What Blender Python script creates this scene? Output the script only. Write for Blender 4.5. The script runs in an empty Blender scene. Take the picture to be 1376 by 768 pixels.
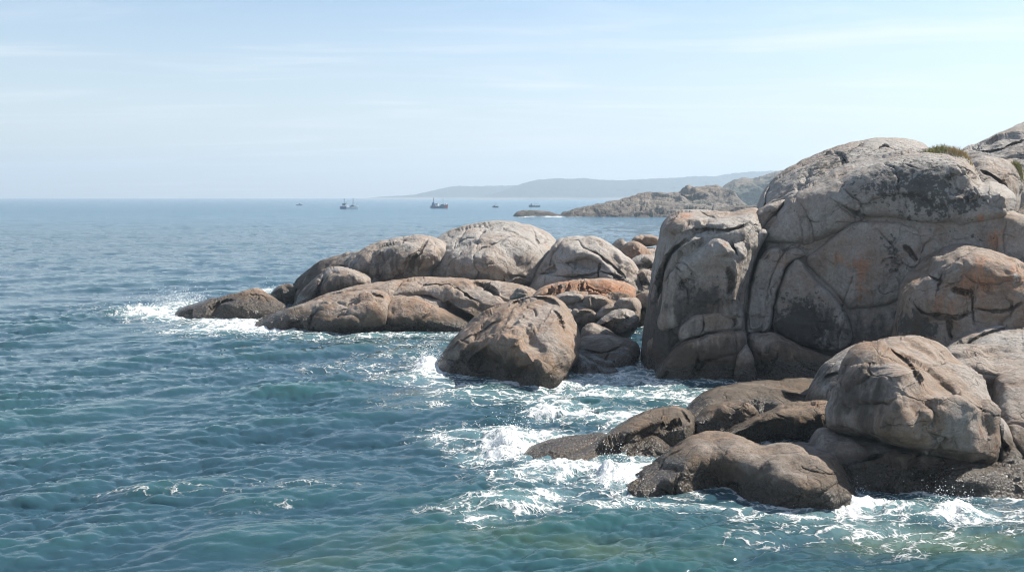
# scene-wide settings
SUN_EL, SUN_AZ, SUN_E = 46.0, 70.0, 5.0
SKY_S, SKY_DUST = 0.080, 0.6
HAZE = 0.00048
EXPOSURE = 0.98
VEIL, VEIL_C = .64, (5.05, 5.25, 5.4, 1)
CLOUD_LOC, CLOUD_C = (2.9, 1.1, 0), (6.4, 6.7, 6.9, 1)
import bpy, math, random, time
import numpy as np
from mathutils import Vector
from mathutils.kdtree import KDTree
T00 = time.time()
random.seed(7)
rng = np.random.default_rng(11)
scene = bpy.context.scene
col = scene.collection
R = math.radians
# ---------------------------------------------------------------- camera geometry
H = 6.0                 # eye height above the water
F = 1376 * 35 / 36.0    # focal length in photo pixels
CX, HZ = 688.0, 264.0   # vanishing point of the view direction
def world(px, py, Y):
    return np.stack([(px - CX) / F * Y, Y + 0 * px, H - (py - HZ) / F * Y], -1)
def water_y(py):
    return H * F / (py - HZ)

# ---------------------------------------------------------------- noise
_perm = np.random.default_rng(3).permutation(256).astype(np.int64)
_g = np.random.default_rng(4).normal(size=(256, 3)); _g /= np.linalg.norm(_g, axis=1)[:, None]
def pnoise(P):
    Pi = np.floor(P).astype(np.int64); f = P - Pi
    w = f * f * f * (f * (f * 6 - 15) + 10)
    out = np.zeros(len(P))
    for dx in (0, 1):
        hx = _perm[(Pi[:, 0] + dx) & 255]; wx = w[:, 0] if dx else 1 - w[:, 0]
        for dy in (0, 1):
            hy = _perm[(hx + Pi[:, 1] + dy) & 255]; wy = w[:, 1] if dy else 1 - w[:, 1]
            for dz in (0, 1):
                h = _perm[(hy + Pi[:, 2] + dz) & 255]; wz = w[:, 2] if dz else 1 - w[:, 2]
                g = _g[h]
                d = g[:, 0] * (f[:, 0] - dx) + g[:, 1] * (f[:, 1] - dy) + g[:, 2] * (f[:, 2] - dz)
                out += wx * wy * wz * d
    return out * 1.6
def fbm(P, octs, gain=0.5):
    s = 0; a = 1.0
    for i in range(octs):
        s = s + a * pnoise(P * (2.03 ** i) + 17.3 * i); a *= gain
    return s
_cp = np.random.default_rng(8).random((256, 3)); _cr = np.random.default_rng(9).normal(size=(256, 4))
def facets(P, crack_w):
    """blocky jointing: every Worley cell gets its own offset and tilt, blended over the joints; returns relief and joint closeness"""
    Pi = np.floor(P).astype(np.int64); n = len(P)
    f1 = np.full(n, 9.0); f2 = np.full(n, 9.0); v1 = np.zeros(n); v2 = np.zeros(n)
    for dx in (-1, 0, 1):
        for dy in (-1, 0, 1):
            for dz in (-1, 0, 1):
                q = Pi + np.array([dx, dy, dz])
                h = _perm[(_perm[(_perm[q[:, 0] & 255] + q[:, 1]) & 255] + q[:, 2]) & 255]
                e = P - q - _cp[h]; d = np.sqrt((e * e).sum(1)); r = _cr[h]
                v = r[:, 3] * .5 + (e * r[:, :3]).sum(1) * .8
                nearer = d < f1
                f2n = np.where(nearer, f1, np.minimum(f2, d)); v2 = np.where(nearer, v1, np.where(d < f2, v, v2))
                v1 = np.where(nearer, v, v1); f1 = np.where(nearer, d, f1); f2 = f2n
    g = f2 - f1; w = 0.5 + 0.5 * sstep(0, .12, g)
    return v1 * w + v2 * (1 - w), np.exp(-(g / crack_w) ** 1.5)
def sstep(a, b, x):
    t = np.clip((x - a) / (b - a), 0, 1); return t * t * (3 - 2 * t)

# ---------------------------------------------------------------- node helper
class NT:
    def __init__(s, name):
        s.m = bpy.data.materials.new(name); s.m.use_nodes = True
        s.t = s.m.node_tree; s.t.nodes.clear()
        s.out = s.t.nodes.new('ShaderNodeOutputMaterial')
    def n(s, typ, **kw):
        nd = s.t.nodes.new('ShaderNode' + typ)
        ins = kw.pop('ins', {})
        for k, v in kw.items(): setattr(nd, k, v)
        for k, v in ins.items(): s.put(nd.inputs[k], v)
        return nd
    def put(s, sock, v):
        if hasattr(v, 'is_output') or isinstance(v, bpy.types.NodeSocket): s.t.links.new(v, sock)
        else: sock.default_value = v
    def math(s, op, a, b=0.0, c=None, clamp=False):
        nd = s.n('Math', operation=op, use_clamp=clamp)
        s.put(nd.inputs[0], a); s.put(nd.inputs[1], b)
        if c is not None: s.put(nd.inputs[2], c)
        return nd.outputs[0]
    def noise(s, vec, scale, detail=4, rough=0.55, dist=0.0):
        nd = s.n('TexNoise', ins={'Vector': vec, 'Scale': scale, 'Detail': detail, 'Roughness': rough, 'Distortion': dist})
        return nd.outputs['Fac']
    def ramp(s, v, a, b, lo=0.0, hi=1.0):
        nd = s.n('MapRange', interpolation_type='SMOOTHSTEP')
        s.put(nd.inputs['Value'], v); s.put(nd.inputs['From Min'], a); s.put(nd.inputs['From Max'], b)
        s.put(nd.inputs['To Min'], lo); s.put(nd.inputs['To Max'], hi)
        return nd.outputs['Result']
    def mix(s, f, a, b, blend='MIX'):
        nd = s.n('Mix', data_type='RGBA', blend_type=blend)
        s.put(nd.inputs[0], f); s.put(nd.inputs[6], a if not isinstance(a, tuple) else (*a, 1)); s.put(nd.inputs[7], b if not isinstance(b, tuple) else (*b, 1))
        return nd.outputs[2]
    def attr(s, name):
        return s.n('Attribute', attribute_name=name).outputs['Fac']
    def scalevec(s, v, sc):
        nd = s.n('Mapping'); s.put(nd.inputs['Vector'], v); nd.inputs['Scale'].default_value = sc
        return nd.outputs['Vector']
    def bump(s, h, strength, dist, normal=None):
        nd = s.n('Bump', ins={'Height': h, 'Strength': strength, 'Distance': dist})
        if normal is not None: s.put(nd.inputs['Normal'], normal)
        return nd.outputs['Normal']
    def bsdf(s, **ins):
        nd = s.n('BsdfPrincipled')
        for k, v in ins.items():
            k = k.replace('_', ' ')
            s.put(nd.inputs[k], (*v, 1) if isinstance(v, tuple) and len(v) == 3 else v)
        s.t.links.new(nd.outputs[0], s.out.inputs['Surface'])
        return nd

# ---------------------------------------------------------------- granite
def granite(name, near=True):
    k = NT(name)
    pos = k.n('NewGeometry').outputs['Position']
    z = k.n('SeparateXYZ', ins={0: pos}).outputs[2]
    n_big = k.noise(pos, 0.55, 5, 0.6)
    n_mid = k.noise(pos, 2.3, 6, 0.62, 0.4)
    n_fin = k.noise(pos, 11.0, 6, 0.7)
    n_gr = k.noise(pos, 60.0, 3, 0.7)
    tone = k.attr('tone')
    c = k.mix(k.math('ADD', tone, k.ramp(n_big, 0.32, 0.68, -0.35, 0.5), clamp=True), (0.335, 0.315, 0.295), (0.245, 0.165, 0.112))
    c = k.mix(k.ramp(n_mid, 0.38, 0.66, 0.0, 0.42), c, (0.37, 0.34, 0.31))
    # iron stains
    o = k.math('ADD', k.attr('orange'), k.math('MULTIPLY', k.math('SUBTRACT', n_mid, 0.5), 1.5))
    o = k.math('ADD', o, k.math('MULTIPLY', k.math('SUBTRACT', n_fin, 0.5), 0.7))
    st = k.noise(k.scalevec(pos, (1.0, 1.0, 0.13)), 3.2, 5, 0.6, 0.2)
    o = k.math('ADD', o, k.math('MULTIPLY', k.math('SUBTRACT', st, .5), 1.6))
    c = k.mix(k.ramp(o, 0.32, 0.85, 0.0, 0.75), c, (0.42, 0.20, 0.105))
    # vertical run-off streaks
    c = k.mix(k.ramp(st, 0.52, 0.70, 0.0, 0.5), c, (0.15, 0.135, 0.12))
    c = k.mix(k.ramp(st, 0.44, 0.30, 0.0, 0.25), c, (0.48, 0.455, 0.42))
    # grain
    c = k.mix(1.0, c, k.ramp(n_fin, 0.25, 0.75, 0.76, 1.22), 'MULTIPLY')
    c = k.mix(1.0, c, k.ramp(n_gr, 0.3, 0.7, 0.88, 1.12), 'MULTIPLY')
    # dark crustose lichen: blotches that break up into dots
    vor = k.n('TexVoronoi', feature='SMOOTH_F1', ins={'Vector': pos, 'Scale': 5.5, 'Smoothness': 0.4, 'Randomness': 1.0}).outputs['Distance']
    l = k.math('ADD', k.attr('lichen'), k.math('MULTIPLY', k.math('SUBTRACT', n_fin, 0.5), 1.7))
    l = k.math('ADD', l, k.math('MULTIPLY', k.math('SUBTRACT', n_mid, 0.5), 1.3))
    l = k.math('ADD', l, k.math('MULTIPLY', k.math('SUBTRACT', 0.45, vor), 0.55))
    c = k.mix(k.ramp(l, 0.35, 0.54, 0.0, 0.86), c, (0.060, 0.062, 0.058))
    # dark stain plus painted shade on front, left and lower faces
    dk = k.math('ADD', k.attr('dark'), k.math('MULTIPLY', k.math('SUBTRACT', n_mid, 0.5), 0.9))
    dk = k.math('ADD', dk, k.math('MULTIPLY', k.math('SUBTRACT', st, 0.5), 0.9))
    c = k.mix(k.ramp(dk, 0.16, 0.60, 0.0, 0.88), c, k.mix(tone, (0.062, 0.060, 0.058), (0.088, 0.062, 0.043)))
    # pale lichen
    p = k.math('ADD', k.attr('pale'), k.math('MULTIPLY', k.math('SUBTRACT', k.noise(pos, 7.0, 7, 0.72), 0.5), 2.2))
    c = k.mix(k.ramp(p, 0.42, 0.62, 0.0, 0.7), c, (0.50, 0.50, 0.47))
    # tidal zone: dark algae film, wetness
    zn = k.math('ADD', z, k.math('MULTIPLY', k.math('SUBTRACT', n_mid, 0.5), -1.3))
    zn = k.math('SUBTRACT', zn, k.attr('wet'))
    tide = k.ramp(zn, 1.05, 0.50)
    c = k.mix(k.math('MULTIPLY', tide, 0.86), c, k.mix(n_big, (0.075, 0.060, 0.046), (0.12, 0.085, 0.055)))
    wetf = k.ramp(zn, 0.62, 0.22)
    c = k.mix(k.math('MULTIPLY', wetf, 0.68), c, (0.034, 0.027, 0.020))
    # mussels and barnacles in the splash zone
    bv = k.n('TexVoronoi', ins={'Vector': pos, 'Scale': 17.0}).outputs['Distance']
    bz = k.math('MULTIPLY', k.ramp(zn, 0.75, 0.25), k.ramp(n_big, .40, .55))
    c = k.mix(k.math('MULTIPLY', bz, k.ramp(bv, .25, .55, .38, 0.0)), c, (0.16, 0.135, 0.105))
    c = k.mix(k.math('MULTIPLY', bz, k.ramp(bv, .45, .75, 0.0, .45)), c, (0.028, 0.022, 0.018))
    rough = k.math('SUBTRACT', k.ramp(n_fin, 0.3, 0.7, 0.72, 0.92), k.math('MULTIPLY', wetf, 0.58))
    b = k.bump(n_mid, 0.8, 0.16)
    b = k.bump(k.noise(pos, 5.0, 8, 0.66), 0.9, 0.13, b)
    b = k.bump(n_fin, 0.9, 0.06, b)
    b = k.bump(n_gr, 0.8, 0.012, b)
    b = k.bump(k.math('MULTIPLY', bz, k.ramp(bv, .2, .7, 1.0, 0.0)), .6, .02, b)
    # hairline joints
    warp = k.n('VectorMath', operation='ADD'); k.put(warp.inputs[0], pos)
    wn = k.n('TexNoise', ins={'Vector': pos, 'Scale': 0.9, 'Detail': 3.0}); sc = k.n('VectorMath', operation='SCALE', ins={0: wn.outputs['Color'], 'Scale': 1.6}); k.put(warp.inputs[1], sc.outputs[0])
    vc = k.n('TexVoronoi', feature='DISTANCE_TO_EDGE', ins={'Vector': k.scalevec(warp.outputs[0], (1.0, 1.0, 1.3)), 'Scale': 0.50}).outputs['Distance']
    gate = k.ramp(k.noise(pos, 0.8, 2, 0.5), 0.46, 0.56)
    cr = k.math('MULTIPLY', k.ramp(vc, 0.0, 0.018, -1.0, 0.0), gate)
    b = k.bump(cr, 0.8, 0.06, b)
    k.bsdf(Base_Color=c, Roughness=rough, Normal=b, Specular_IOR_Level=k.ramp(wetf, 0, 1, 0.25, 0.5))
    return k.m
MG = granite('granite')

# ---------------------------------------------------------------- things
def tag(o, label=None, cat=None, group=None, kind=None):
    if label: o['label'] = label
    if cat: o['category'] = cat
    if group: o['group'] = group
    if kind: o['kind'] = kind
    return o
def thing(name, label, cat, loc, group=None, rz=0.0):
    o = bpy.data.objects.new(name, None); col.objects.link(o)
    o.location = loc; o.rotation_euler.z = rz; o.empty_display_size = 0.2
    return tag(o, label, cat, group)
def link_mesh(name, V, faces, mat, parent=None, attrs=None, smooth=True):
    me = bpy.data.meshes.new(name)
    V = np.asarray(V, dtype=np.float64)
    if parent is not None:
        V = V - np.array(parent.location)
    if isinstance(faces, np.ndarray):
        n = len(faces)
        me.vertices.add(len(V)); me.vertices.foreach_set('co', V.astype(np.float32).ravel())
        me.loops.add(n * 4); me.loops.foreach_set('vertex_index', faces.astype(np.int32).ravel())
        me.polygons.add(n); me.polygons.foreach_set('loop_start', np.arange(0, n * 4, 4, dtype=np.int32))
        me.update(calc_edges=True); me.validate()
    else:
        me.from_pydata(V.tolist(), [], faces); me.update()
    if smooth: me.polygons.foreach_set('use_smooth', np.ones(len(me.polygons), dtype=bool))
    for k_, a in (attrs or {}).items():
        at = me.attributes.new(k_, 'FLOAT', 'POINT'); at.data.foreach_set('value', np.asarray(a, dtype=np.float32))
    me.materials.append(mat)
    o = bpy.data.objects.new(name, me); col.objects.link(o)
    if parent is not None: o.parent = parent
    return o

# ---------------------------------------------------------------- rock builder
def spline(P, n=10, closed=True):
    P = np.asarray(P, float); N = len(P); out = []
    for i in range(N if closed else N - 1):
        if closed: p0, p1, p2, p3 = P[i - 1], P[i], P[(i + 1) % N], P[(i + 2) % N]
        else: p0, p1, p2, p3 = P[max(i - 1, 0)], P[i], P[i + 1], P[min(i + 2, N - 1)]
        t = np.linspace(0, 1, n, endpoint=False)[:, None]
        out.append(0.5 * ((2 * p1) + (-p0 + p2) * t + (2 * p0 - 5 * p1 + 4 * p2 - p3) * t ** 2 + (-p0 + 3 * p1 - 3 * p2 + p3) * t ** 3))
    if not closed: out.append(P[-1:])
    return np.concatenate(out)
def poly_dist(X, Yp, L, closed):
    """distance, side and arc position of the nearest point of polyline L"""
    q = np.stack([X.ravel(), Yp.ravel()], -1)
    A = L if closed else L[:-1]; B = np.roll(L, -1, 0) if closed else L[1:]
    best = np.full(len(q), 1e18); side = np.zeros(len(q)); s = np.zeros(len(q)); near = np.zeros_like(q)
    seg = np.linalg.norm(B - A, axis=1); acc = np.concatenate([[0], np.cumsum(seg)]); tot = acc[-1] + 1e-9
    for i in range(len(A)):
        d = B[i] - A[i]; L2 = d @ d + 1e-12
        t = np.clip(((q - A[i]) @ d) / L2, 0, 1)
        c = A[i] + t[:, None] * d; e = q - c; dd = (e * e).sum(1)
        m = dd < best
        best[m] = dd[m]; near[m] = c[m]
        side[m] = (d[0] * e[m, 1] - d[1] * e[m, 0]) / math.sqrt(L2)
        s[m] = (acc[i] + t[m] * seg[i]) / tot
    return np.sqrt(best), side, s, near
def inside(X, Yp, L):
    x = X.ravel(); y = Yp.ravel(); r = np.zeros(len(x), bool)
    x0, y0 = L[:, 0], L[:, 1]; x1, y1 = np.roll(x0, -1), np.roll(y0, -1)
    for i in range(len(L)):
        if y0[i] == y1[i]: continue
        c = (y0[i] > y) != (y1[i] > y)
        r ^= c & (x < (x1[i] - x0[i]) * (y - y0[i]) / (y1[i] - y0[i]) + x0[i])
    return r
def poisson(mask):
    ms = [mask]
    while min(ms[-1].shape) > 14:
        m = ms[-1]; h, w = (m.shape[0] + 1) // 2, (m.shape[1] + 1) // 2
        q = np.zeros((h * 2, w * 2)); q[:m.shape[0], :m.shape[1]] = m
        ms.append(q.reshape(h, 2, w, 2).mean((1, 3)) > 0.5)
    u = None
    for lv in range(len(ms) - 1, -1, -1):
        m = ms[lv]; h2 = 4.0 ** lv
        if u is None: u = np.zeros(m.shape); it = 400
        else:
            u = np.kron(u, np.ones((2, 2)))[:m.shape[0], :m.shape[1]]; it = 90
        u = u * m
        for _ in range(it):
            p = np.pad(u, 1)
            u = m * (0.25 * (p[:-2, 1:-1] + p[2:, 1:-1] + p[1:-1, :-2] + p[1:-1, 2:] + h2))
    return u
WATERLINE = []
def rock(parent, name, pts, Y=None, wl=None, T=1.0, Tb=None, a=0.5, cx=0.0, cz=0.0, feats=(), paint=None, tone=0.2,
         step=1.05, amp=1.0, wob=0.8, mat=None, nsc=1.0, fac=.9, joint=1.1, fsc=1.5, abot=None, rr=None, label=None, loc_only=False):
    """one closed boulder: outline traced, set at its own distance, swollen to the front and to the back"""
    L = spline(pts, 8)
    sd = (sum(map(sum, pts)) % 97)
    wv = np.stack([pnoise(np.stack([L[:, 0] / 14, L[:, 1] / 14, L[:, 0] * 0 + sd + q], -1)) for q in (0.3, 40.7)], -1)
    wv2 = np.stack([pnoise(np.stack([L[:, 0] / 4, L[:, 1] / 4, L[:, 0] * 0 + sd + q], -1)) for q in (0.3, 40.7)], -1)
    L = L + wv * wob * 1.6 + wv2 * wob * 0.6
    x0, y0 = L.min(0) - 2 * step; x1, y1 = L.max(0) + 2 * step
    gx = np.arange(x0, x1 + step, step); gy = np.arange(y0, y1 + step, step)
    X, Yp = np.meshgrid(gx, gy); sh = X.shape
    d, _, _, near = poly_dist(X, Yp, L, True)
    ins = inside(X, Yp, L)
    mask = (ins & (d > 0.45 * step)).reshape(sh)
    d = d.reshape(sh)
    u = poisson(mask); um = u.max() + 1e-9
    av = a if abot is None else a + (abot - a) * sstep(.45, .95, (Yp - y0) / (y1 - y0))
    t = T * np.power(np.clip(u / um, 0, 1), av)
    if rr: t = T * (.83 * np.power(1 - np.exp(-d / rr), .6) * mask + .17 * np.sqrt(np.clip(u / um, 0, 1)))
    edge = np.clip(d / (6 * step), 0, 1) * mask      # features die out at the silhouette
    brows = []
    far_ = (Y is not None and Y > 42) or (wl is not None and wl[0][1] < 460)
    def lean(xq, yq):
        r = 0 * xq
        for bl_, tp_, bt_ in brows:
            sdv = poly_dist(xq, yq, bl_, False); sg = (np.sign(sdv[1]) * sdv[0]).reshape(xq.shape)
            sp_ = lambda q: 3.0 * np.log1p(np.exp(np.clip(q / 3.0, -30, 30)))
            r = r + tp_ * sp_(-sg) + bt_ * sp_(sg)
        return r
    for f in feats:
        if f[0] == 'bump':
            _, bx, by, rx, ry, ang, am = f
            ca, sa = math.cos(R(ang)), math.sin(R(ang))
            ex = ((X - bx) * ca + (Yp - by) * sa) / rx; ey = (-(X - bx) * sa + (Yp - by) * ca) / ry
            t += am * np.exp(-(ex * ex + ey * ey)) * edge
            continue
        if f[0] == 'brow':      # a break of slope: gentler above the line, steep or undercut below it
            bl = spline(f[1], 6, False); bl = np.concatenate([bl[:1] + (bl[:1] - bl[1:2]) * 60, bl, bl[-1:] + (bl[-1:] - bl[-2:-1]) * 60])
            bl[1:-1] += np.stack([pnoise(np.stack([bl[1:-1, 0] / 16, bl[1:-1, 1] / 16, bl[1:-1, 0] * 0 + q], -1)) for q in (2.1, 8.4)], -1) * 3.5
            brows.append((bl, f[2], f[3]))
            continue
        kind, pl, w, am = f
        pl = spline(pl, 6, False)
        # roughen the line so that no joint is a clean stroke
        pl = pl + np.stack([pnoise(np.stack([pl[:, 0] / 5, pl[:, 1] / 5, pl[:, 0] * 0 + q], -1)) for q in (3.1, 9.4)], -1) * 1.3
        pad = w * 5 + 3
        sel = (X > pl[:, 0].min() - pad) & (X < pl[:, 0].max() + pad) & (Yp > pl[:, 1].min() - pad) & (Yp < pl[:, 1].max() + pad) & mask
        if not sel.any(): continue
        dd, side, s, _ = poly_dist(X[sel], Yp[sel], pl, False)
        tap = np.clip(np.minimum(s, 1 - s) / 0.18, 0, 1)
        if kind == 'crack':
            w = w * (.95 if far_ else .66); am = am * (1.1 if far_ else .85)
            wn = w * (0.75 + 0.6 * pnoise(np.stack([X[sel] / 9, Yp[sel] / 9, s * 0 + 5], -1)))
            v = -am * np.exp(-(dd / np.maximum(wn, 0.62)) ** 2) * (0.25 + 0.75 * tap) - 0.13 * am * np.exp(-(dd / (w * 4)) ** 2) * tap
        elif kind == 'ridge':
            r0 = .25 * w; v = am * np.exp(-(np.sqrt(dd * dd + r0 * r0) - r0) / w) * tap
        elif kind == 'step':
            v = .85 * am * (0.5 + 0.5 * np.tanh(side / 1.6)) * np.exp(-np.maximum(side, 0) / w) * tap * np.exp(-((dd - np.abs(side)) / 6.0) ** 2)
        t[sel] += v * np.clip(edge[sel] * 1.6, 0, 1)
    pcx, pcy = L.mean(0)
    if Tb is None: Tb = T * 0.9
    t = np.maximum(t, -.6 * Tb * np.sqrt(np.clip(u / um, 0, 1)))
    Yv = cx * (X - pcx) / 100 + cz * (pcy - Yp) / 100 + lean(X, Yp)
    if wl is not None:
        off = []
        for wx, wy in wl:
            i = int(np.clip(round((wy - y0) / step), 0, sh[0] - 1)); j = int(np.clip(round((wx - x0) / step), 0, sh[1] - 1))
            off.append(water_y(wy) + t[i, j] - Yv[i, j])
        Y = float(np.mean(off))
        for _ in range(4):      # settle the rock so that its front meets the water where the photograph shows it
            er = []
            for wx, wy in wl:
                j = int(np.clip(round((wx - x0) / step), 0, sh[1] - 1))
                Yf = Y + Yv[:, j] - t[:, j]; zf = H - (Yp[:, j] - HZ) / F * Yf
                r_ = np.nonzero(mask[:, j] & (zf < 0))[0]
                if len(r_): er.append(water_y(wy) - Yf[r_[0]])
            if er: Y += .8 * float(np.mean(er))
    Yb = Y + Yv
    if Tb is None: Tb = T * 0.9
    Front = world(X, Yp, Yb - t); Back = world(X, Yp, Yb + Tb * np.sqrt(np.clip(u / um, 0, 1)))
    idx = np.full(sh, -1); idx[mask] = np.arange(mask.sum()); n = int(mask.sum())
    q = mask[:-1, :-1] & mask[1:, :-1] & mask[:-1, 1:] & mask[1:, 1:]
    ii, jj = np.nonzero(q)
    fq = np.stack([idx[ii, jj], idx[ii + 1, jj], idx[ii + 1, jj + 1], idx[ii, jj + 1]], -1)
    e = np.concatenate([fq[:, [0, 1]], fq[:, [1, 2]], fq[:, [2, 3]], fq[:, [3, 0]]])
    key = e[:, 0] * n + e[:, 1]; rkey = e[:, 1] * n + e[:, 0]
    be = e[~np.isin(key, rkey)]
    bv = np.unique(be); omap = np.full(n, -1); omap[bv] = np.arange(len(bv)) + 2 * n
    nr = near.reshape(*sh, 2)[mask][bv]
    Yo = Y + cx * (nr[:, 0] - pcx) / 100 + cz * (pcy - nr[:, 1]) / 100 + lean(nr[:, 0], nr[:, 1])
    O = world(nr[:, 0], nr[:, 1], Yo)
    V = np.concatenate([Front[mask], Back[mask], O])
    fb = fq[:, ::-1] + n
    s1 = np.stack([be[:, 1], be[:, 0], omap[be[:, 0]], omap[be[:, 1]]], -1)
    s2 = np.stack([be[:, 0] + n, be[:, 1] + n, omap[be[:, 1]], omap[be[:, 0]]], -1)
    Fc = np.concatenate([fq, fb, s1, s2])
    # surface relief along the normals
    a_, b_, c_, d_ = (V[Fc[:, i]] for i in range(4))
    fn = np.cross(c_ - a_, d_ - b_)
    N = np.stack([np.bincount(Fc.ravel(), np.repeat(fn[:, i], 4), len(V)) for i in range(3)], -1)
    N /= np.linalg.norm(N, axis=1)[:, None] + 1e-12
    px = Y / F                                     # size of a photo pixel at this distance
    P = V / nsc
    lump = fbm(P * 0.55 + sd, 3)
    ridg = 1 - np.abs(fbm(P * np.array([0.8, 0.8, 1.1]) + 31.7 + sd, 3))
    fine = fbm(P * 3.1 + 5.2, 3)
    pit = np.minimum(0, fbm(P * 1.7 + 91.0, 3) + 0.35)
    m_ = np.concatenate([np.arange(n), np.arange(2 * n, len(V))])
    fv = np.zeros(len(V)); fj = np.zeros(len(V))
    Pm = P[m_]; wrp = np.stack([pnoise(Pm * .9 + q_) for q_ in (3.3, 61.1, 120.5)], -1) * .30 + np.stack([pnoise(Pm * 3.1 + q_) for q_ in (5.3, 71.1, 20.5)], -1) * .06
    fv[m_], fj[m_] = facets((Pm * np.array([.62, .62, .85]) / fsc + wrp) + sd * .37, .028)
    gate = sstep(.0, .25, fbm(P * .45 + 55.0, 2))
    disp = amp * nsc * (0.085 * lump + 0.05 * (ridg - 0.75) + 0.022 * fine + 0.03 * pit + fac * .115 * fv - joint * .12 * fj * gate)
    lim = np.concatenate([np.clip(0.15 + d[mask] / (7 * step), 0, 1), np.ones(n) * 0.5, np.full(len(bv), 0.15)])
    V = V + N * (disp * lim)[:, None]
    # painted stone properties; 'dark' also puts shade on front and lower faces
    att = {'tone': np.full(len(V), tone)}
    pxs = np.concatenate([X[mask], X[mask], nr[:, 0]]); pys = np.concatenate([Yp[mask], Yp[mask], nr[:, 1]])
    for nm in ('orange', 'lichen', 'pale', 'wet', 'dark'):
        v = np.zeros(len(V))
        for g in (paint or {}).get(nm, ()):
            if len(g) == 1: v += g[0]; continue
            gx_, gy_, rx, ry, am = g
            v += am * np.exp(-(((pxs - gx_) / rx) ** 2 + ((pys - gy_) / ry) ** 2))
        att[nm] = v
    if Y < 120:
        w = V[(np.abs(V[:, 2]) < 0.10)][:, :2]
        WATERLINE.append(w[::2])
    o = link_mesh(name, V, Fc, mat or MG, parent, att)
    if label: o['label'] = label
    return o
def at(px, py, Y, z=None):
    p = world(np.float64(px), np.float64(py), Y); p = [float(q) for q in p]
    if z is not None: p[2] = z
    return p
# ================================================================ far outcrop with the two pale domes
t = thing('granite_outcrop', 'long pale granite outcrop of smooth domes running out into the sea', 'rock outcrop', at(570, 440, 47, 0))
rock(t, 'dome', [(378,420),(386,398),(396,378),(412,362),(432,350),(456,342),(482,337),(502,328),(530,319),(556,315),(580,317),(600,328),(600,360),(580,390),(520,420),(450,440),(400,445)],
     Y=56, T=5.2, Tb=5, a=.45, cz=.4, cx=-1.6, fac=1.2, tone=.35, amp=1.5, nsc=1.6,
     paint={'dark':[(430,380,70,50,.65),(535,350,40,30,.4)],'lichen':[(440,370,60,40,.16),(520,350,40,30,.12)], 'wet':[(385,410,40,30,.7)]},
     feats=[('brow',[(376,402),(400,376),(432,358),(470,346),(520,336),(560,330),(590,336)],.04,.02),('crack',[(456,358),(475,359),(492,366),(504,373)],1.6,.5),('bump',515,352,28,16,-30,-.35),('ridge',[(470,338),(500,345),(540,330),(570,322)],9,.35),('bump',548,345,20,12,-30,.5),('crack',[(575,322),(560,345),(550,372)],1.4,.5)])
rock(t, 'knob', [(392,416),(402,394),(418,378),(434,364),(448,358),(464,358),(482,364),(498,371),(503,382),(494,396),(460,414),(420,426),(395,430)],
     Y=52.6, T=3.2, Tb=3, a=.38, cz=.4, cx=-1.6, tone=.4, amp=1.2, paint={'dark':[(440,395,70,30,.6)],'lichen':[(455,385,50,25,.14)],'wet':[(400,410,30,20,.8)]},
     feats=[('brow',[(396,402),(420,384),(450,370),(480,372),(504,384)],.04,.02),('crack',[(436,364),(428,385),(424,408)],1.6,.4),('ridge',[(445,360),(462,366),(500,380)],8,.4)])
rock(t, 'dome', [(543,392),(552,365),(560,345),(570,330),(584,320),(604,309),(630,301),(656,297),(684,297),(708,301),(730,309),(745,319),(752,335),(760,365),(750,400),(700,415),(620,415),(560,410)],
     Y=58, T=6.5, Tb=6, a=.5, cz=1.5, tone=.03, amp=1.1, nsc=1.6, fac=.6, joint=.8, label='large smooth pale dome',
     paint={'lichen':[(672,300,28,9,.32),(640,303,20,8,.2)],'pale':[(640,360,120,60,.06)]},
     feats=[('brow',[(545,384),(600,376),(660,382),(720,384),(760,380)],.0,.06),('crack',[(628,304),(623,318),(612,328),(611,334)],1.2,.5),('crack',[(652,308),(645,320),(640,334)],1.6,.6),('crack',[(612,333),(622,324),(640,322)],1.0,.35),
            ('step',[(640,336),(665,331),(686,320),(700,321),(716,331),(725,338)],26,.55),('crack',[(640,336),(665,331),(686,320),(700,321),(716,331)],1.2,.3),
            ('crack',[(705,300),(718,312),(724,330)],1.0,.25),('crack',[(722,306),(734,318),(742,326)],.9,.2),
            ('bump',690,352,24,14,35,-.7),('bump',640,352,60,22,0,.8),('crack',[(682,374),(694,371),(706,373)],1.0,.25),('crack',[(556,372),(575,366),(590,362)],1.0,.3),
            ('ridge',[(560,348),(590,338),(620,334),(650,336)],10,.35)])
rock(t, 'slab', [(340,436),(352,428),(376,418),(410,407),(440,398),(468,391),(495,388),(514,390),(524,402),(520,425),(512,450),(490,470),(430,480),(370,470),(345,450)],
     wl=[(380,443),(430,448),(490,446)], T=2.6, Tb=3, rr=3.5, a=.36, cz=1.6, cx=-1.0, fac=1.4, fsc=1.3, tone=.75, amp=1.0,
     paint={'dark':[(450,438,60,14,.5)],'wet':[(370,430,60,20,.5)],'orange':[(480,415,30,20,.35),(400,440,40,12,.25)]},
     feats=[('brow',[(340,444),(400,428),(440,424),(500,420),(520,424)],.02,.03),('crack',[(416,440),(420,424),(432,417)],1.4,.4),('bump',455,438,34,12,-8,.4),('step',[(424,440),(440,430),(470,428),(494,437)],12,.3),('ridge',[(420,416),(460,402),(500,395)],8,.25),
            ('bump',478,402,16,9,0,-.25),('crack',[(498,392),(512,398),(514,402)],1.2,.3)])
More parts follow.
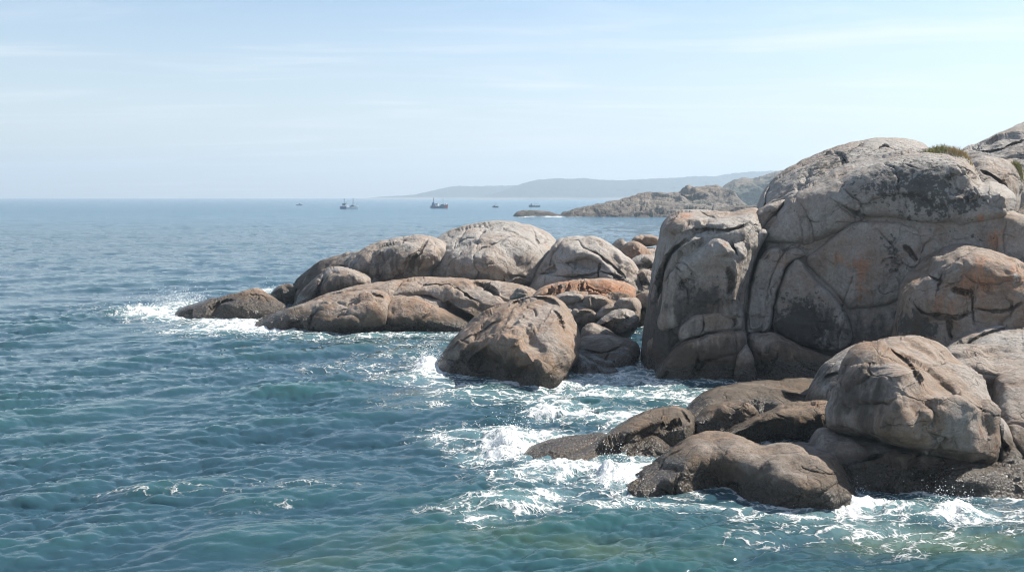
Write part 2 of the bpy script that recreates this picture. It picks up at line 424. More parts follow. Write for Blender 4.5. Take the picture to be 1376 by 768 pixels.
rock(t, 'slab', [(500,455),(506,428),(513,408),(525,399),(548,397),(572,403),(600,415),(625,428),(648,442),(660,460),(640,480),(560,485),(515,475)],
     wl=[(530,446),(570,447),(620,444)], T=2.4, Tb=3, rr=3, a=.33, cz=1.2, tone=.95, amp=1.0,
     paint={'dark':[(560,438,60,14,.5)],'orange':[(560,410,60,12,.35),(600,435,30,12,.3)],'wet':[(570,440,60,10,.25)]},
     feats=[('brow',[(505,432),(560,424),(620,434),(660,446)],.02,.03),('ridge',[(525,405),(560,404),(600,420)],8,.2),('bump',560,432,26,8,8,.3)])
if 0: rock(t, 'wedge', [(500,448),(508,425),(514,408),(519,396),(528,390),(533,398),(526,416),(520,436),(518,455),(508,465)], wl=[(511,447)], T=.45, Tb=2, a=.3, cz=1.0, tone=.7, step=.8)
rock(t, 'slab', [(526,408),(533,392),(543,381),(560,377),(590,378),(618,380),(640,376),(660,380),(690,388),(716,394),(724,410),(705,430),(670,440),(630,440),(600,428),(565,412)],
     Y=49.5, T=2.6, Tb=3, rr=3.5, a=.34, cz=1.6, tone=.45, amp=1.0, paint={'lichen':[(600,392,60,12,.12)]},
     feats=[('brow',[(526,398),(560,388),(600,398),(640,412),(720,408)],.03,.03),('crack',[(560,394),(590,396),(605,404),(620,412)],1.5,.45),('step',[(545,388),(580,388),(606,396),(625,408)],12,.3),('crack',[(628,380),(640,382),(658,392)],1.0,.3),('ridge',[(570,400),(610,418),(640,432)],8,.3),('crack',[(640,400),(652,408)],.9,.25)])
rock(t, 'wedge', [(496,390),(506,384),(518,380),(532,378),(540,380),(534,392),(522,398),(505,394)], Y=48.5, T=.9, Tb=2, a=.5, tone=.2, step=.8, feats=[('crack',[(510,388),(520,384),(524,380)],.9,.3)])

rock(t, 'bedrock', [(372,452),(388,420),(420,402),(460,388),(500,380),(545,374),(600,372),(660,376),(712,386),(736,402),(742,440),(700,470),(600,482),(500,482),(400,476)],
     wl=[(450,444.5),(511,443.5),(600,441)], T=2.2, Tb=4, rr=5, cz=3.4, tone=.75, amp=1.2, fac=1.6, paint={'dark':[(500,436,140,16,.55)]}, feats=[('crack',[(543,378),(530,394),(517,410),(512,432),(508,450)],1.8,.7),('crack',[(530,400),(560,396),(590,402),(612,416),(640,432),(660,446)],1.6,.6),('step',[(532,400),(560,396),(590,402),(612,416),(640,432)],16,-.5),('crack',[(566,382),(596,384),(622,394),(650,410)],1.4,.45),('step',[(566,382),(596,384),(622,394),(650,410)],12,.4),('crack',[(628,376),(645,380),(668,394)],1.2,.4),('ridge',[(440,392),(480,384),(540,378)],10,.3)])
# ---------------------------------------------------------------- second dome
t = thing('domed_boulder', 'pale cracked dome boulder behind the orange fractured ledge', 'boulder', at(788, 385, 50, 0))
rock(t, 'body', [(706,400),(714,380),(724,362),(734,346),(744,328),(754,320),(772,317),(794,317),(812,322),(830,334),(846,348),(858,362),(862,378),(862,410),(800,425),(730,420),(708,412)],
     Y=53, T=3.2, Tb=4, rr=12, fac=1.5, fsc=1.3, a=.42, cz=2.0, tone=.05, amp=1.0,
     feats=[('brow',[(700,384),(740,372),(800,370),(830,378),(864,388)],.0,.06),('crack',[(757,318),(752,332),(744,346),(739,356)],1.5,.55),('crack',[(758,326),(775,324),(784,334),(800,340),(822,356),(840,372)],1.4,.45),('step',[(764,330),(790,338),(810,350),(835,372)],10,.3),
            ('step',[(722,372),(744,357),(768,350),(790,345),(802,350),(820,364)],16,-.55),('crack',[(722,368),(742,370),(768,372),(790,370),(804,366)],1.3,.5),('crack',[(806,352),(805,362),(803,374)],1.0,.35),('crack',[(806,364),(825,370),(838,376)],1.1,.4),
            ('bump',762,332,14,8,0,.35),('bump',740,362,9,8,0,-.3),('bump',785,357,14,8,10,-.45)],
     paint={'lichen':[(760,322,12,6,.15)]})

# ---------------------------------------------------------------- orange fractured ledge
t = thing('fractured_ledge', 'orange-stained fractured rock ledge below the cracked pale dome', 'rock ledge', at(790, 430, 43, 0))
OR = {'orange':[(770,388,60,16,.75),(830,390,40,16,.7)]}
rock(t, 'slab', [(716,398),(728,386),(746,380),(770,376),(796,374),(822,375),(842,380),(854,388),(852,404),(830,412),(790,416),(750,416),(724,410)], Y=45.5, T=1.3, Tb=3, rr=2.5, a=.28, cz=2.4, tone=.6, amp=.8, paint=OR, fsc=.7, joint=1.5, step=1.0,
     feats=[('crack',[(742,382),(738,392),(734,402)],1.2,.35),('crack',[(766,378),(762,388),(764,398)],1.0,.3),('crack',[(785,376),(782,388),(786,398)],1.1,.35),('step',[(786,384),(805,392),(822,400),(840,404)],8,.4),('crack',[(786,384),(805,392),(822,400)],1.1,.35),('crack',[(752,380),(750,392),(748,404)],.9,.3)])
BL = [[(740,402),(752,394),(770,393),(784,396),(782,406),(768,411),(750,412),(742,410)],[(783,410),(786,397),(804,396),(820,402),(828,410),(812,416),(792,416)],[(744,428),(742,416),(752,411),(766,412),(772,420),(764,432),(752,434)],
      [(764,430),(768,416),(784,412),(800,416),(808,428),(796,440),(778,440)],[(800,426),(806,414),(820,407),(836,412),(842,424),(830,432),(812,432)],[(828,410),(832,401),(846,400),(856,405),(856,416),(844,420),(832,417)],[(752,440),(756,430),(766,428),(776,436),(776,450),(764,456),(754,452)]]
rock(t, 'bedrock', [(722,412),(738,400),(770,392),(820,394),(856,400),(862,420),(850,440),(815,452),(780,462),(750,460),(732,440)], Y=44.5, T=1.5, Tb=2, rr=4, cz=1.2, tone=.45, fac=1.6, fsc=.6, paint={'orange':[(790,398,60,10,.35)]})
for i, p in enumerate(BL):
    rock(t, 'block', p, Y=43.9 - .16 * i, T=.75, Tb=1.6, fac=1.8, fsc=.6, rr=1.8, a=.18, tone=.5, amp=.6, step=.9, paint={'orange':[(800,395,60,8,.25)]}, feats=[('ridge',[p[1],p[3]],4,.12)])

# ---------------------------------------------------------------- boulders behind, between dome and cliff
G = 'loose boulders between the dome and the cliff'
def boulder(pts, label, Y, T=1.2, group=None, **kw):
    pp = np.array(pts, float); c = pp.mean(0); kw.setdefault('step', .9); kw.setdefault('fac', 2.0); kw.setdefault('fsc', .6); kw.setdefault('rr', 3.2)
    o = thing('boulder', label, 'boulder', at(c[0], pp[:, 1].max(), Y), group)
    rock(o, 'body', pts, Y=Y, T=T, **kw); return o
boulder([(834,338),(838,330),(848,324),(860,326),(872,336),(876,346),(868,354),(856,355),(842,350)], 'rounded orange-pink boulder perched right of the cracked pale dome', 60, 1.1, G, tone=.9, a=.4, amp=.7, paint={'orange':[(855,340,30,20,.45)]}, feats=[('ridge',[(845,330),(860,340),(866,352)],6,.3)])
boulder([(848,324),(852,318),(866,315),(880,316),(886,322),(884,330),(866,331),(852,329)], 'flat-topped brown boulder standing highest beside the cliff edge', 66, 1.0, G, tone=.8, a=.4, amp=.6, paint={'orange':[(865,322,30,10,.35)]})
boulder([(820,334),(824,326),(834,320),(840,323),(846,332),(842,342),(828,344)], 'small dark boulder tucked behind the orange-pink boulder', 63, .9, G, tone=.3, a=.45, amp=.7, paint={'lichen':[(833,322,9,6,.5)]})
boulder([(846,356),(852,346),(866,342),(880,344),(884,356),(880,372),(866,380),(852,374)], 'pale broken block below the orange-pink boulder', 57, 1.2, G, tone=.2, a=.35, amp=1.0, feats=[('crack',[(850,360),(866,356),(880,360)],1,.3)])
boulder([(850,392),(848,378),(856,366),(870,362),(882,368),(884,390),(878,410),(860,412)], 'pale weathered block at the foot of the cliff buttress', 52, 1.3, G, tone=.35, a=.35, amp=1.0, feats=[('crack',[(852,384),(866,380),(878,386)],1.1,.4),('ridge',[(858,368),(864,385),(860,408)],5,.3)])
boulder([(846,436),(847,414),(852,398),(864,394),(878,400),(880,430),(872,456),(856,456)], 'narrow brown block wedged against the dark cliff buttress', 47, 1.4, G, tone=.6, a=.35, amp=1.0, feats=[('crack',[(850,420),(862,416),(876,420)],1.1,.4)])
boulder([(796,446),(802,432),(816,422),(834,416),(850,418),(856,430),(852,448),(836,456),(812,456)], 'dark wedge-shaped boulder in the gap below the fractured ledge', 41, 1.3, G, tone=.1, a=.42, amp=.9, paint={'lichen':[(825,438,40,20,.35)]}, feats=[('ridge',[(800,438),(826,428),(852,426)],6,.35)])
boulder([(780,455),(784,440),(796,434),(814,440),(832,450),(848,456),(850,468),(826,472),(796,470)], 'brown sloping boulder between the dark wedge and the grey ledge', 39.5, 1.0, G, tone=.4, a=.45, amp=.8)
# grey ledge by the water
t = thing('flat_ledge', 'grey flat ledge at the water between the slanted boulder and the cliff', 'rock ledge', at(815, 490, 36, 0))
rock(t, 'slab', [(766,486),(770,466),(782,452),(806,448),(834,452),(856,460),(860,476),(852,492),(838,510),(800,530),(772,520)], wl=[(778,500),(800,501),(846,486)], T=1.6, Tb=2, a=.42, cz=4.0, tone=.15, amp=.8,
     feats=[('crack',[(786,470),(812,474),(836,464)],1.2,.3),('step',[(774,470),(800,482),(830,490)],10,.35),('crack',[(818,474),(812,486)],1,.25)])
rock(t, 'block', [(766,505),(768,488),(774,474),(786,478),(806,488),(826,494),(834,502),(826,520),(790,530),(768,520)], wl=[(776,502),(810,504)], T=1.0, Tb=1.5, a=.4, cz=2.0, tone=.3, amp=.7, paint={'wet':[(800,500,40,15,.4)]})

# ================================================================ slanted boulder
t = thing('slanted_boulder', 'large slanted brown boulder rising from the water in front of the pale domes', 'boulder', at(680, 505, 35, 0))
rock(t, 'body', [(578,520),(583,500),(590,482),(606,458),(626,436),(648,420),(668,410),(690,402),(712,397),(734,396),(752,401),(764,414),(772,430),(779,445),(781,462),(776,480),(768,496),(760,530),(700,560),(620,560),(585,540)],
     wl=[(620,511),(660,510),(700,507)], T=2.3, Tb=3, a=.34, cz=3.0, cx=-1.0, fac=1.6, fsc=1.2, rr=13, tone=.8, amp=.85,
     paint={'dark':[(650,490,60,24,.6),(600,490,30,20,.3)],'wet':[(600,480,40,30,.45),(640,470,30,15,.2)],'pale':[(620,455,50,15,.10)],'lichen':[(740,420,25,15,.08)]},
     feats=[('brow',[(575,500),(620,480),(660,466),(700,478),(730,500),(775,505)],.0,.028),('step',[(684,418),(690,406),(704,400),(724,398),(744,403),(756,414)],16,-.9),('crack',[(684,418),(690,407),(704,401),(724,399),(744,404)],1.5,.3),
            ('crack',[(742,414),(752,424),(756,436),(757,444)],1.1,.25),('bump',688,444,11,7,0,-.6),('bump',708,454,8,12,-20,-.6),('ridge',[(676,446),(700,458),(722,478),(732,494)],5,.32),('bump',722,468,8,16,-30,-.30),
            ('ridge',[(600,482),(640,456),(672,430),(690,412)],22,.6),('ridge',[(662,436),(690,460),(722,486),(745,520)],34,1.3),('crack',[(596,478),(640,446),(680,424)],1.0,.2),('step',[(610,490),(650,464),(676,446)],14,.35),('bump',650,482,40,14,0,-.45),('ridge',[(672,452),(690,446),(700,455)],5,.25),('bump',690,490,22,12,25,.3),
            ('step',[(640,428),(670,418),(690,412)],10,.25),('bump',745,435,20,24,0,.25),('crack',[(664,484),(676,488)],1.0,.2)])
boulder([(684,402),(688,394),(698,389),(706,391),(707,400),(700,406)], 'small brown stone peeking over the top of the slanted boulder', 42, .7, None, tone=.6, step=.8)

# ================================================================ rocks at the tip, awash
t = thing('tidal_rock', 'long low brown rock awash in breaking foam at the outcrop tip', 'rock', at(300, 425, 51, 0))
rock(t, 'body', [(228,440),(231,427),(240,417),(256,409),(280,401),(304,396),(324,392),(340,386),(350,388),(360,394),(372,402),(384,412),(380,428),(340,445),(270,452)],
     wl=[(236,428),(262,428)], T=1.6, Tb=2, a=.5, cz=1.4, tone=.8, amp=1.1, step=1.0, paint={'dark':[(.2,)],'wet':[(300,410,100,30,.6)]},
     feats=[('bump',310,408,20,8,0,.3),('crack',[(282,414),(296,404),(316,402)],1,.3),('bump',346,398,14,7,0,-.3),('crack',[(336,396),(350,400),(362,408)],1.0,.3)])
for p, l, Y in (([(278,434),(280,422),(292,416),(308,414),(322,411),(330,417),(328,428),(312,436),(290,440)], 'small dark rounded stone in the foam beside the low rock', 50),
             ([(328,426),(332,412),(346,407),(362,409),(368,418),(362,430),(344,434)], 'light brown stone close against the right of the low rock', 50.5),
             ([(362,400),(368,388),(378,382),(392,381),(400,388),(398,402),(380,408)], 'brown stone in the water left of the dark dome', 56),
             ([(344,440),(352,428),(368,420),(386,416),(398,420),(396,436),(370,446)], 'flat wet brown stone where foam meets the ledge', 49),
             ([(386,462),(390,447),(402,441),(420,442),(440,447),(446,460),(420,470)], 'low brown stone barely above the foam before the ledge', 45.6)):
    boulder(p, l, Y, .8, 'small stones awash at the outcrop tip', tone=.7, amp=.7, a=.5, paint={'wet':[(.5,)]})
t = thing('rock_bank', 'pale bank of bedrock carrying the loose boulders beside the cliff', 'rock bank', at(870, 400, 60, 0))
rock(t, 'body', [(812,400),(824,362),(836,348),(850,340),(866,334),(884,332),(920,336),(960,350),(990,400),(980,470),(880,480),(830,460)], Y=64, T=7.5, Tb=3, rr=16, cz=6, cx=-1.5, tone=.4, amp=1.4, paint={'orange':[(860,345,40,20,.3)]})
# ================================================================ the cliff on the right
cl = thing('granite_cliff', 'massive grey granite cliff of rounded slabs with lichen and orange stains', 'cliff', at(1120, 510, 35, 0))
# back domes
rock(cl, 'dome', [(1008,320),(1014,290),(1020,268),(1032,248),(1050,230),(1078,214),(1108,202),(1140,192),(1172,186),(1204,185),(1228,188),(1246,196),(1262,215),(1260,280),(1200,330),(1080,340)],
     Y=45, T=4.5, Tb=6, a=.5, cz=2.0, tone=.12, amp=1.0, nsc=1.3, label='grey lichen-spotted dome at the back',
     paint={'lichen':[(1120,215,70,22,.42),(1090,232,30,16,.2),(1190,200,40,14,.22),(1050,240,30,10,.2)],'pale':[(1150,205,70,16,.25)]},
     feats=[('crack',[(1164,188),(1152,198),(1140,208),(1130,220)],1.3,.4),('crack',[(1178,202),(1190,197),(1200,203),(1206,208)],1.3,.4),('crack',[(1036,246),(1030,262),(1028,280)],1.6,.4)])
rock(cl, 'dome', [(1250,240),(1270,215),(1292,200),(1320,189),(1345,178),(1376,164),(1410,152),(1460,140),(1520,140),(1540,200),(1520,320),(1400,340),(1280,300)],
     Y=48, T=5, Tb=6, a=.45, cz=2.5, tone=.05, amp=1.1, nsc=1.3, label='dark grey slope on the skyline', paint={'lichen':[(1340,195,70,25,.30),(1376,230,60,25,.30)]},
     feats=[('crack',[(1312,205),(1340,202),(1365,193),(1376,188)],1.6,.5),('step',[(1290,202),(1320,196),(1350,180)],10,.4)])
rock(cl, 'block', [(1290,250),(1300,222),(1318,210),(1340,212),(1356,215),(1370,222),(1376,238),(1372,262),(1366,290),(1350,315),(1310,310)],
     Y=39.5, T=2.6, Tb=2.5, a=.4, cz=1.5, tone=.4, amp=1.0, paint={'lichen':[(1330,230,30,20,.35)],'pale':[(1330,225,40,30,.3)]}, feats=[('ridge',[(1350,216),(1362,240),(1360,280)],8,.35),('crack',[(1318,228),(1336,238),(1352,250)],1.2,.4)])
rock(cl, 'block', [(1350,300),(1366,283),(1390,272),(1430,270),(1440,330),(1380,350),(1352,330)], Y=40, T=2, Tb=2, a=.4, tone=.2, amp=1.0, paint={'lichen':[(1376,290,40,30,.3)]})
# upper slab
rock(cl, 'slab', [(1024,326),(1026,312),(1036,296),(1050,276),(1064,262),(1090,246),(1120,228),(1150,215),(1185,205),(1220,200),(1250,199),(1280,203),(1302,213),(1314,232),(1320,244),(1336,244),(1354,252),(1365,264),(1362,282),(1352,296),(1330,303),(1295,308),(1262,311),(1230,308),(1190,303),(1155,306),(1120,320),(1085,331),(1050,332)],
     Y=35.85, T=3.0, Tb=4, rr=4.0, cz=.8, cx=-.9, tone=.04, amp=.75, label='broad upper slab patched with dark and white lichen',
     paint={'dark':[(1250,250,60,34,.22)],'lichen':[(1235,240,52,36,.62),(1180,255,36,26,.22),(1260,280,40,30,.36),(1310,270,26,24,.30),(1150,250,40,22,.14),(1200,290,20,14,.15),(1120,240,40,14,.12)],
            'pale':[(1150,225,60,16,.28),(1240,215,60,14,.34),(1280,262,40,34,.18),(1330,265,24,20,.3),(1200,270,40,20,.10)],'orange':[(1317,293,9,10,.85),(1290,262,12,10,.25)]},
     feats=[('brow',[(1020,300),(1060,276),(1100,254),(1150,232),(1220,218),(1300,224),(1370,262)],.07,.0),('crack',[(1066,266),(1078,274),(1087,288),(1092,304),(1094,322),(1095,331)],1.5,.35),('step',[(1068,266),(1080,276),(1089,292),(1094,312),(1096,328)],12,-.22),('bump',1062,305,24,26,0,-.18),
            ('crack',[(1114,266),(1136,278),(1155,290),(1170,297)],.9,.14),('crack',[(1276,228),(1296,226),(1308,234),(1314,242)],1.2,.35),('step',[(1278,228),(1298,227),(1312,240)],12,.35),
            ('step',[(1300,268),(1306,254),(1322,245),(1340,248)],16,.45),('crack',[(1300,272),(1306,255),(1318,246)],1.2,.3),('step',[(1262,300),(1274,280),(1282,274),(1292,282),(1296,298)],12,.28),
            ('ridge',[(1338,250),(1352,270),(1345,294)],9,.30),('bump',1170,262,60,24,-18,.25)])
# lower wall
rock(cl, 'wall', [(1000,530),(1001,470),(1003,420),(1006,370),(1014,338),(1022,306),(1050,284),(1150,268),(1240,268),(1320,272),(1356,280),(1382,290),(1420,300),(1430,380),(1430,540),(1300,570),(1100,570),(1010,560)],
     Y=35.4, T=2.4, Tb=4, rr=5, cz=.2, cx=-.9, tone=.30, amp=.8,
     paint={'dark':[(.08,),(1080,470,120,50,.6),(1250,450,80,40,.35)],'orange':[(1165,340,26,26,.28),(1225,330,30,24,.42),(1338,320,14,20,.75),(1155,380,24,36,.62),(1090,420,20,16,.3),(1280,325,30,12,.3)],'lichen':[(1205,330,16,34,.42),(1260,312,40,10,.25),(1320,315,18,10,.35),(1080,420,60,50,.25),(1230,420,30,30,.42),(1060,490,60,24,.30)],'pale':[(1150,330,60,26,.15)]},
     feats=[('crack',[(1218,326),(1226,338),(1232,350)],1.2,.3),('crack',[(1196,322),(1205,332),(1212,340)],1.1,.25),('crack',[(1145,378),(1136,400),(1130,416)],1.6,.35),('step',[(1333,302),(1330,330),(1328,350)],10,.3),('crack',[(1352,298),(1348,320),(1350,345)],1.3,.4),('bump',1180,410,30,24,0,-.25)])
rock(cl, 'block', [(1080,352),(1086,340),(1104,328),(1120,314),(1138,300),(1158,294),(1190,294),(1218,298),(1240,312),(1242,350),(1232,380),(1216,402),(1190,412),(1164,416),(1142,418),(1128,404),(1108,384),(1092,368)],
     Y=34.15, T=1.05, Tb=1.5, rr=1.8, cz=.1, cx=-.9, tone=.32, amp=.7, label='orange-stained block under the upper slab',
     paint={'orange':[(1122,352,34,22,.42),(1155,378,15,38,.70),(1166,345,28,20,.25),(1222,342,22,18,.45)],'lichen':[(1204,342,14,36,.42),(1180,325,20,10,.25)],'pale':[(1130,370,26,18,.15)]},
     feats=[('crack',[(1146,372),(1138,394),(1133,410)],1.5,.30),('crack',[(1216,330),(1226,342),(1231,350)],1.2,.3),('step',[(1086,348),(1094,343),(1102,348),(1106,360)],8,.2),('bump',1150,345,20,14,0,.15),('bump',1140,402,12,12,0,.15)])
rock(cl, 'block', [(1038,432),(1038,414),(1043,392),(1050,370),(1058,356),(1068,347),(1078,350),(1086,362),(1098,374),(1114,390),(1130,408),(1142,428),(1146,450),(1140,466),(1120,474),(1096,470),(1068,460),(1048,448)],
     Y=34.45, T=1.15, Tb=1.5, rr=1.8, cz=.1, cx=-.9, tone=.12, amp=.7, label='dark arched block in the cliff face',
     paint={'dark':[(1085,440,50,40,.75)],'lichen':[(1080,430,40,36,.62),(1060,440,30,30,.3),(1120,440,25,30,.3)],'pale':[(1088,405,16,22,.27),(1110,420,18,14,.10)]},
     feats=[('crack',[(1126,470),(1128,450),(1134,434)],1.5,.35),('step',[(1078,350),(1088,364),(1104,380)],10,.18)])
rock(cl, 'block', [(1142,424),(1152,416),(1172,413),(1192,404),(1212,398),(1240,400),(1250,440),(1240,480),(1200,490),(1166,470),(1152,448)], Y=33.95, T=1.0, Tb=1.5, rr=1.8, cz=.1, cx=-.9, tone=.35, amp=.8, paint={'dark':[(1190,450,50,40,.35)],'lichen':[(1180,450,40,30,.22)]},
     feats=[('crack',[(1146,420),(1154,436),(1162,456)],1.4,.3),('bump',1165,432,10,14,0,-.2)])
for p, tn in (([(1004,440),(1006,400),(1012,370),(1020,348),(1032,335),(1046,333),(1054,340),(1046,356),(1038,376),(1032,402),(1030,430),(1020,444)], .15),
          ([(1022,446),(1026,410),(1032,382),(1042,356),(1056,338),(1074,334),(1082,342),(1070,348),(1056,360),(1048,384),(1040,410),(1037,440)], .1),
          ([(1003,446),(1004,420),(1010,412),(1022,412),(1036,414),(1036,440),(1020,447)], .2)):
    rock(cl, 'rib', p, Y=34.1, T=.40, Tb=1.2, rr=1.3, cz=.2, tone=tn, amp=.9, step=1.0, fsc=.7, paint={'orange':[(1050,350,14,16,.4)],'lichen':[(1020,415,20,20,.2)],'pale':[(1025,380,30,50,.12)]})
for p, wl_, tn in (([(1003,520),(1003,470),(1006,448),(1024,446),(1040,446),(1060,456),(1090,470),(1120,480),(1146,490),(1140,520),(1100,545),(1030,550),(1006,540)], [(1020,512),(1050,512)], .75),
               ([(1080,520),(1092,500),(1110,482),(1140,472),(1170,470),(1200,490),(1210,540),(1100,550)], None, .5)):
    rock(cl, 'block', p, Y=None if wl_ else 33.9, wl=wl_, T=1.4, cx=-1.0, Tb=1.5, rr=2.2, cz=.0, tone=tn, amp=.8, paint={'dark':[(.15,),(1060,500,90,40,.6)],'wet':[(1060,500,80,18,.5)],'lichen':[(1060,490,50,18,.25)]}, feats=[('crack',[(1066,478),(1080,492),(1098,500)],1.3,.3),('bump',1030,470,14,16,0,.2)])
# left buttress
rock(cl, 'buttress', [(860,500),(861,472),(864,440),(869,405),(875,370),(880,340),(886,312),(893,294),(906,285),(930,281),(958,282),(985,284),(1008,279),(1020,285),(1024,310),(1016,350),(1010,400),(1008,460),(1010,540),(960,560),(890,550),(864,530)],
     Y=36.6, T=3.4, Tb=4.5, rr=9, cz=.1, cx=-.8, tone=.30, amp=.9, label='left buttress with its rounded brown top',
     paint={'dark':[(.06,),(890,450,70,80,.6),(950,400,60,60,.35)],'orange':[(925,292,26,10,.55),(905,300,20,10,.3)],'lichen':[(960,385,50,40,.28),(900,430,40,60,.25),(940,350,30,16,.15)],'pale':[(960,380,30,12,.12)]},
     feats=[('brow',[(855,330),(890,306),(930,304),(975,302),(1025,300)],.06,.0),('crack',[(936,284),(950,290),(962,296)],1.2,.4),('step',[(900,318),(930,304),(960,300),(1000,290)],14,.35),('crack',[(930,305),(960,309),(985,308),(1008,298)],1.3,.4),('bump',925,312,30,7,-15,-.35),
            ('crack',[(884,400),(890,360),(905,336),(925,320)],1.8,.6),('step',[(886,390),(892,358),(908,334),(930,318),(950,314)],18,.45)])
rock(cl, 'block', [(884,440),(888,405),(892,375),(902,352),(918,336),(938,322),(960,314),(984,311),(1000,316),(1006,328),(1003,350),(998,380),(996,410),(998,428),(970,436),(940,440),(906,446)],
     Y=34.4, T=1.5, Tb=2, rr=4, cz=.1, cx=-.9, tone=.22, amp=.8,
     paint={'dark':[(940,410,60,36,.6)],'lichen':[(950,400,40,26,.40),(930,390,30,26,.15)],'orange':[(975,330,20,14,.35)],'pale':[(975,385,14,12,.25)]},
     feats=[('brow',[(880,400),(900,356),(930,336),(960,326),(1006,326)],.05,.0),('crack',[(904,352),(914,364),(918,366)],1.2,.4),('crack',[(913,370),(918,380),(924,392),(926,410)],1.2,.35),('crack',[(980,322),(986,334),(992,344)],1.5,.5),('ridge',[(962,318),(975,335),(978,345)],6,.25),('crack',[(978,360),(984,378),(980,395)],1.6,.35),('step',[(976,352),(990,350),(994,380),(986,404)],8,.25),('bump',940,352,30,14,-15,.2)])
rock(cl, 'block', [(866,510),(868,480),(872,452),(884,440),(906,442),(926,436),(916,456),(900,470),(884,484),(880,505),(878,530),(868,530)], wl=[(872,496)], T=1.2, Tb=2, rr=2.4, tone=.4, amp=.8)
rock(cl, 'block', [(910,452),(914,438),(932,424),(952,420),(975,416),(992,420),(1000,430),(996,442),(976,446),(952,448),(930,456),(916,460)], Y=33.25, T=.45, Tb=1.4, rr=1.6, tone=.45, amp=.7, paint={'dark':[(930,440,30,20,.4)],'pale':[(975,424,16,6,.4)]}, feats=[('crack',[(944,422),(946,436),(942,448)],1.1,.25),('crack',[(982,420),(988,432),(984,442)],1,.25)])
rock(cl, 'block', [(878,520),(884,496),(898,476),(916,460),(936,454),(960,448),(982,444),(1000,446),(1006,470),(1004,500),(1000,535),(950,550),(890,545)], wl=[(890,510),(920,511),(960,514),(990,514)], T=1.5, Tb=2, rr=2.2, cz=.0, tone=.75, amp=.8,
     paint={'dark':[(.15,),(940,490,80,40,.6)],'wet':[(940,505,80,14,.4)]}, feats=[('crack',[(935,456),(938,480),(934,500)],1.4,.35),('crack',[(934,500),(948,486),(972,480),(990,474)],1.4,.4),('step',[(936,498),(952,486),(980,478)],10,.3),('crack',[(896,500),(890,510)],1.2,.3),('crack',[(988,446),(990,480),(984,514)],1.5,.4)])
rock(cl, 'wedge', [(985,520),(988,490),(994,470),(1004,462),(1012,480),(1018,505),(1016,530),(996,535)], wl=[(1002,515)], T=.5, Tb=1.4, rr=1.5, tone=.6, step=.9)
# corner stack between buttress and slab
rock(cl, 'block', [(1012,300),(1016,284),(1028,276),(1044,270),(1058,268),(1050,284),(1036,300),(1026,316),(1014,322)], Y=36.3, T=1.2, Tb=2, rr=2.5, tone=.1, amp=.6, paint={'pale':[(1030,280,20,10,.2)]})
rock(cl, 'rib', [(1002,380),(1006,345),(1012,318),(1022,308),(1032,312),(1024,330),(1014,352),(1009,384),(1006,420),(1000,430)], Y=34.5, T=.6, Tb=1.4, rr=1.8, tone=.1, amp=.6, step=1.0)

# ================================================================ red boulder
t = thing('red_boulder', 'rounded orange-red boulder with a pale sunlit top against the cliff', 'boulder', at(1290, 470, 32, 0.3))
rock(t, 'body', [(1196,470),(1200,440),(1205,412),(1208,388),(1217,368),(1236,352),(1252,338),(1266,328),(1284,326),(1306,329),(1330,334),(1352,342),(1374,352),(1400,366),(1430,400),(1440,480),(1400,530),(1250,530),(1205,500)],
     Y=31.2, T=2.2, Tb=2.4, rr=9, cz=.3, cx=-.9, tone=.75, amp=.8,
     paint={'dark':[(1230,440,30,30,.5)],'orange':[(1318,370,36,30,.66),(1280,400,50,30,.38),(1372,380,22,36,.5),(1270,420,30,16,.3)],'lichen':[(1225,440,26,30,.75),(1250,448,22,16,.5),(1300,330,40,8,.15)],'pale':[(1250,365,24,20,.2),(1365,372,8,16,.5),(1225,382,16,14,.25)]},
     feats=[('brow',[(1196,400),(1225,384),(1262,366),(1310,344),(1350,352),(1440,400)],.06,.0),('crack',[(1312,338),(1296,346),(1280,358),(1266,368),(1262,382),(1258,394)],1.0,.22),('step',[(1312,338),(1296,346),(1280,358),(1266,370),(1262,392)],16,-.28),('crack',[(1248,370),(1256,374),(1264,376)],1,.3),
            ('crack',[(1228,408),(1240,420),(1262,424),(1286,427),(1298,422),(1308,420)],1.1,.26),('crack',[(1306,386),(1307,410),(1309,436)],.9,.2),('crack',[(1282,388),(1294,392),(1306,394)],1,.25),('crack',[(1308,414),(1334,418),(1356,416),(1374,406)],1.0,.25),('crack',[(1275,428),(1276,444),(1279,456)],.9,.2),
            ('bump',1230,380,14,20,0,-.2),('ridge',[(1240,352),(1262,348),(1300,336)],8,.25),('bump',1254,400,20,18,0,.2)])
boulder([(1352,346),(1356,334),(1370,327),(1390,326),(1404,340),(1400,360),(1370,362)], 'small pale rock between the red boulder and the cliff', 34.5, 1.0, None, tone=.5, amp=.7)

# ================================================================ right slope
t = thing('sloping_rock', 'pale sunlit sloping rock at the right edge behind the big front boulder', 'rock', at(1380, 600, 24.5, 0))
rock(t, 'slab', [(1240,560),(1255,490),(1268,468),(1292,450),(1318,439),(1345,431),(1372,428),(1410,424),(1480,420),(1540,440),(1540,700),(1480,720),(1330,720),(1260,640)],
     Y=26.6, T=2.8, Tb=3, rr=12, cz=2.4, tone=.25, amp=.9,
     paint={'lichen':[(1300,452,30,8,.25),(1350,470,30,12,.12)]},
     feats=[('brow',[(1250,500),(1300,486),(1340,500),(1400,490)],.02,.02),('step',[(1276,470),(1310,452),(1345,440),(1376,436)],14,-.35),('crack',[(1276,470),(1310,454),(1345,442),(1376,437)],1.5,.35),('step',[(1300,464),(1330,452),(1376,440)],16,.25),('crack',[(1306,498),(1322,502),(1346,505)],1.4,.35),('crack',[(1346,511),(1376,500),(1400,492)],1.4,.35),
            ('crack',[(1345,540),(1352,570),(1376,590)],1.6,.4),('bump',1340,520,20,12,0,-.3)])
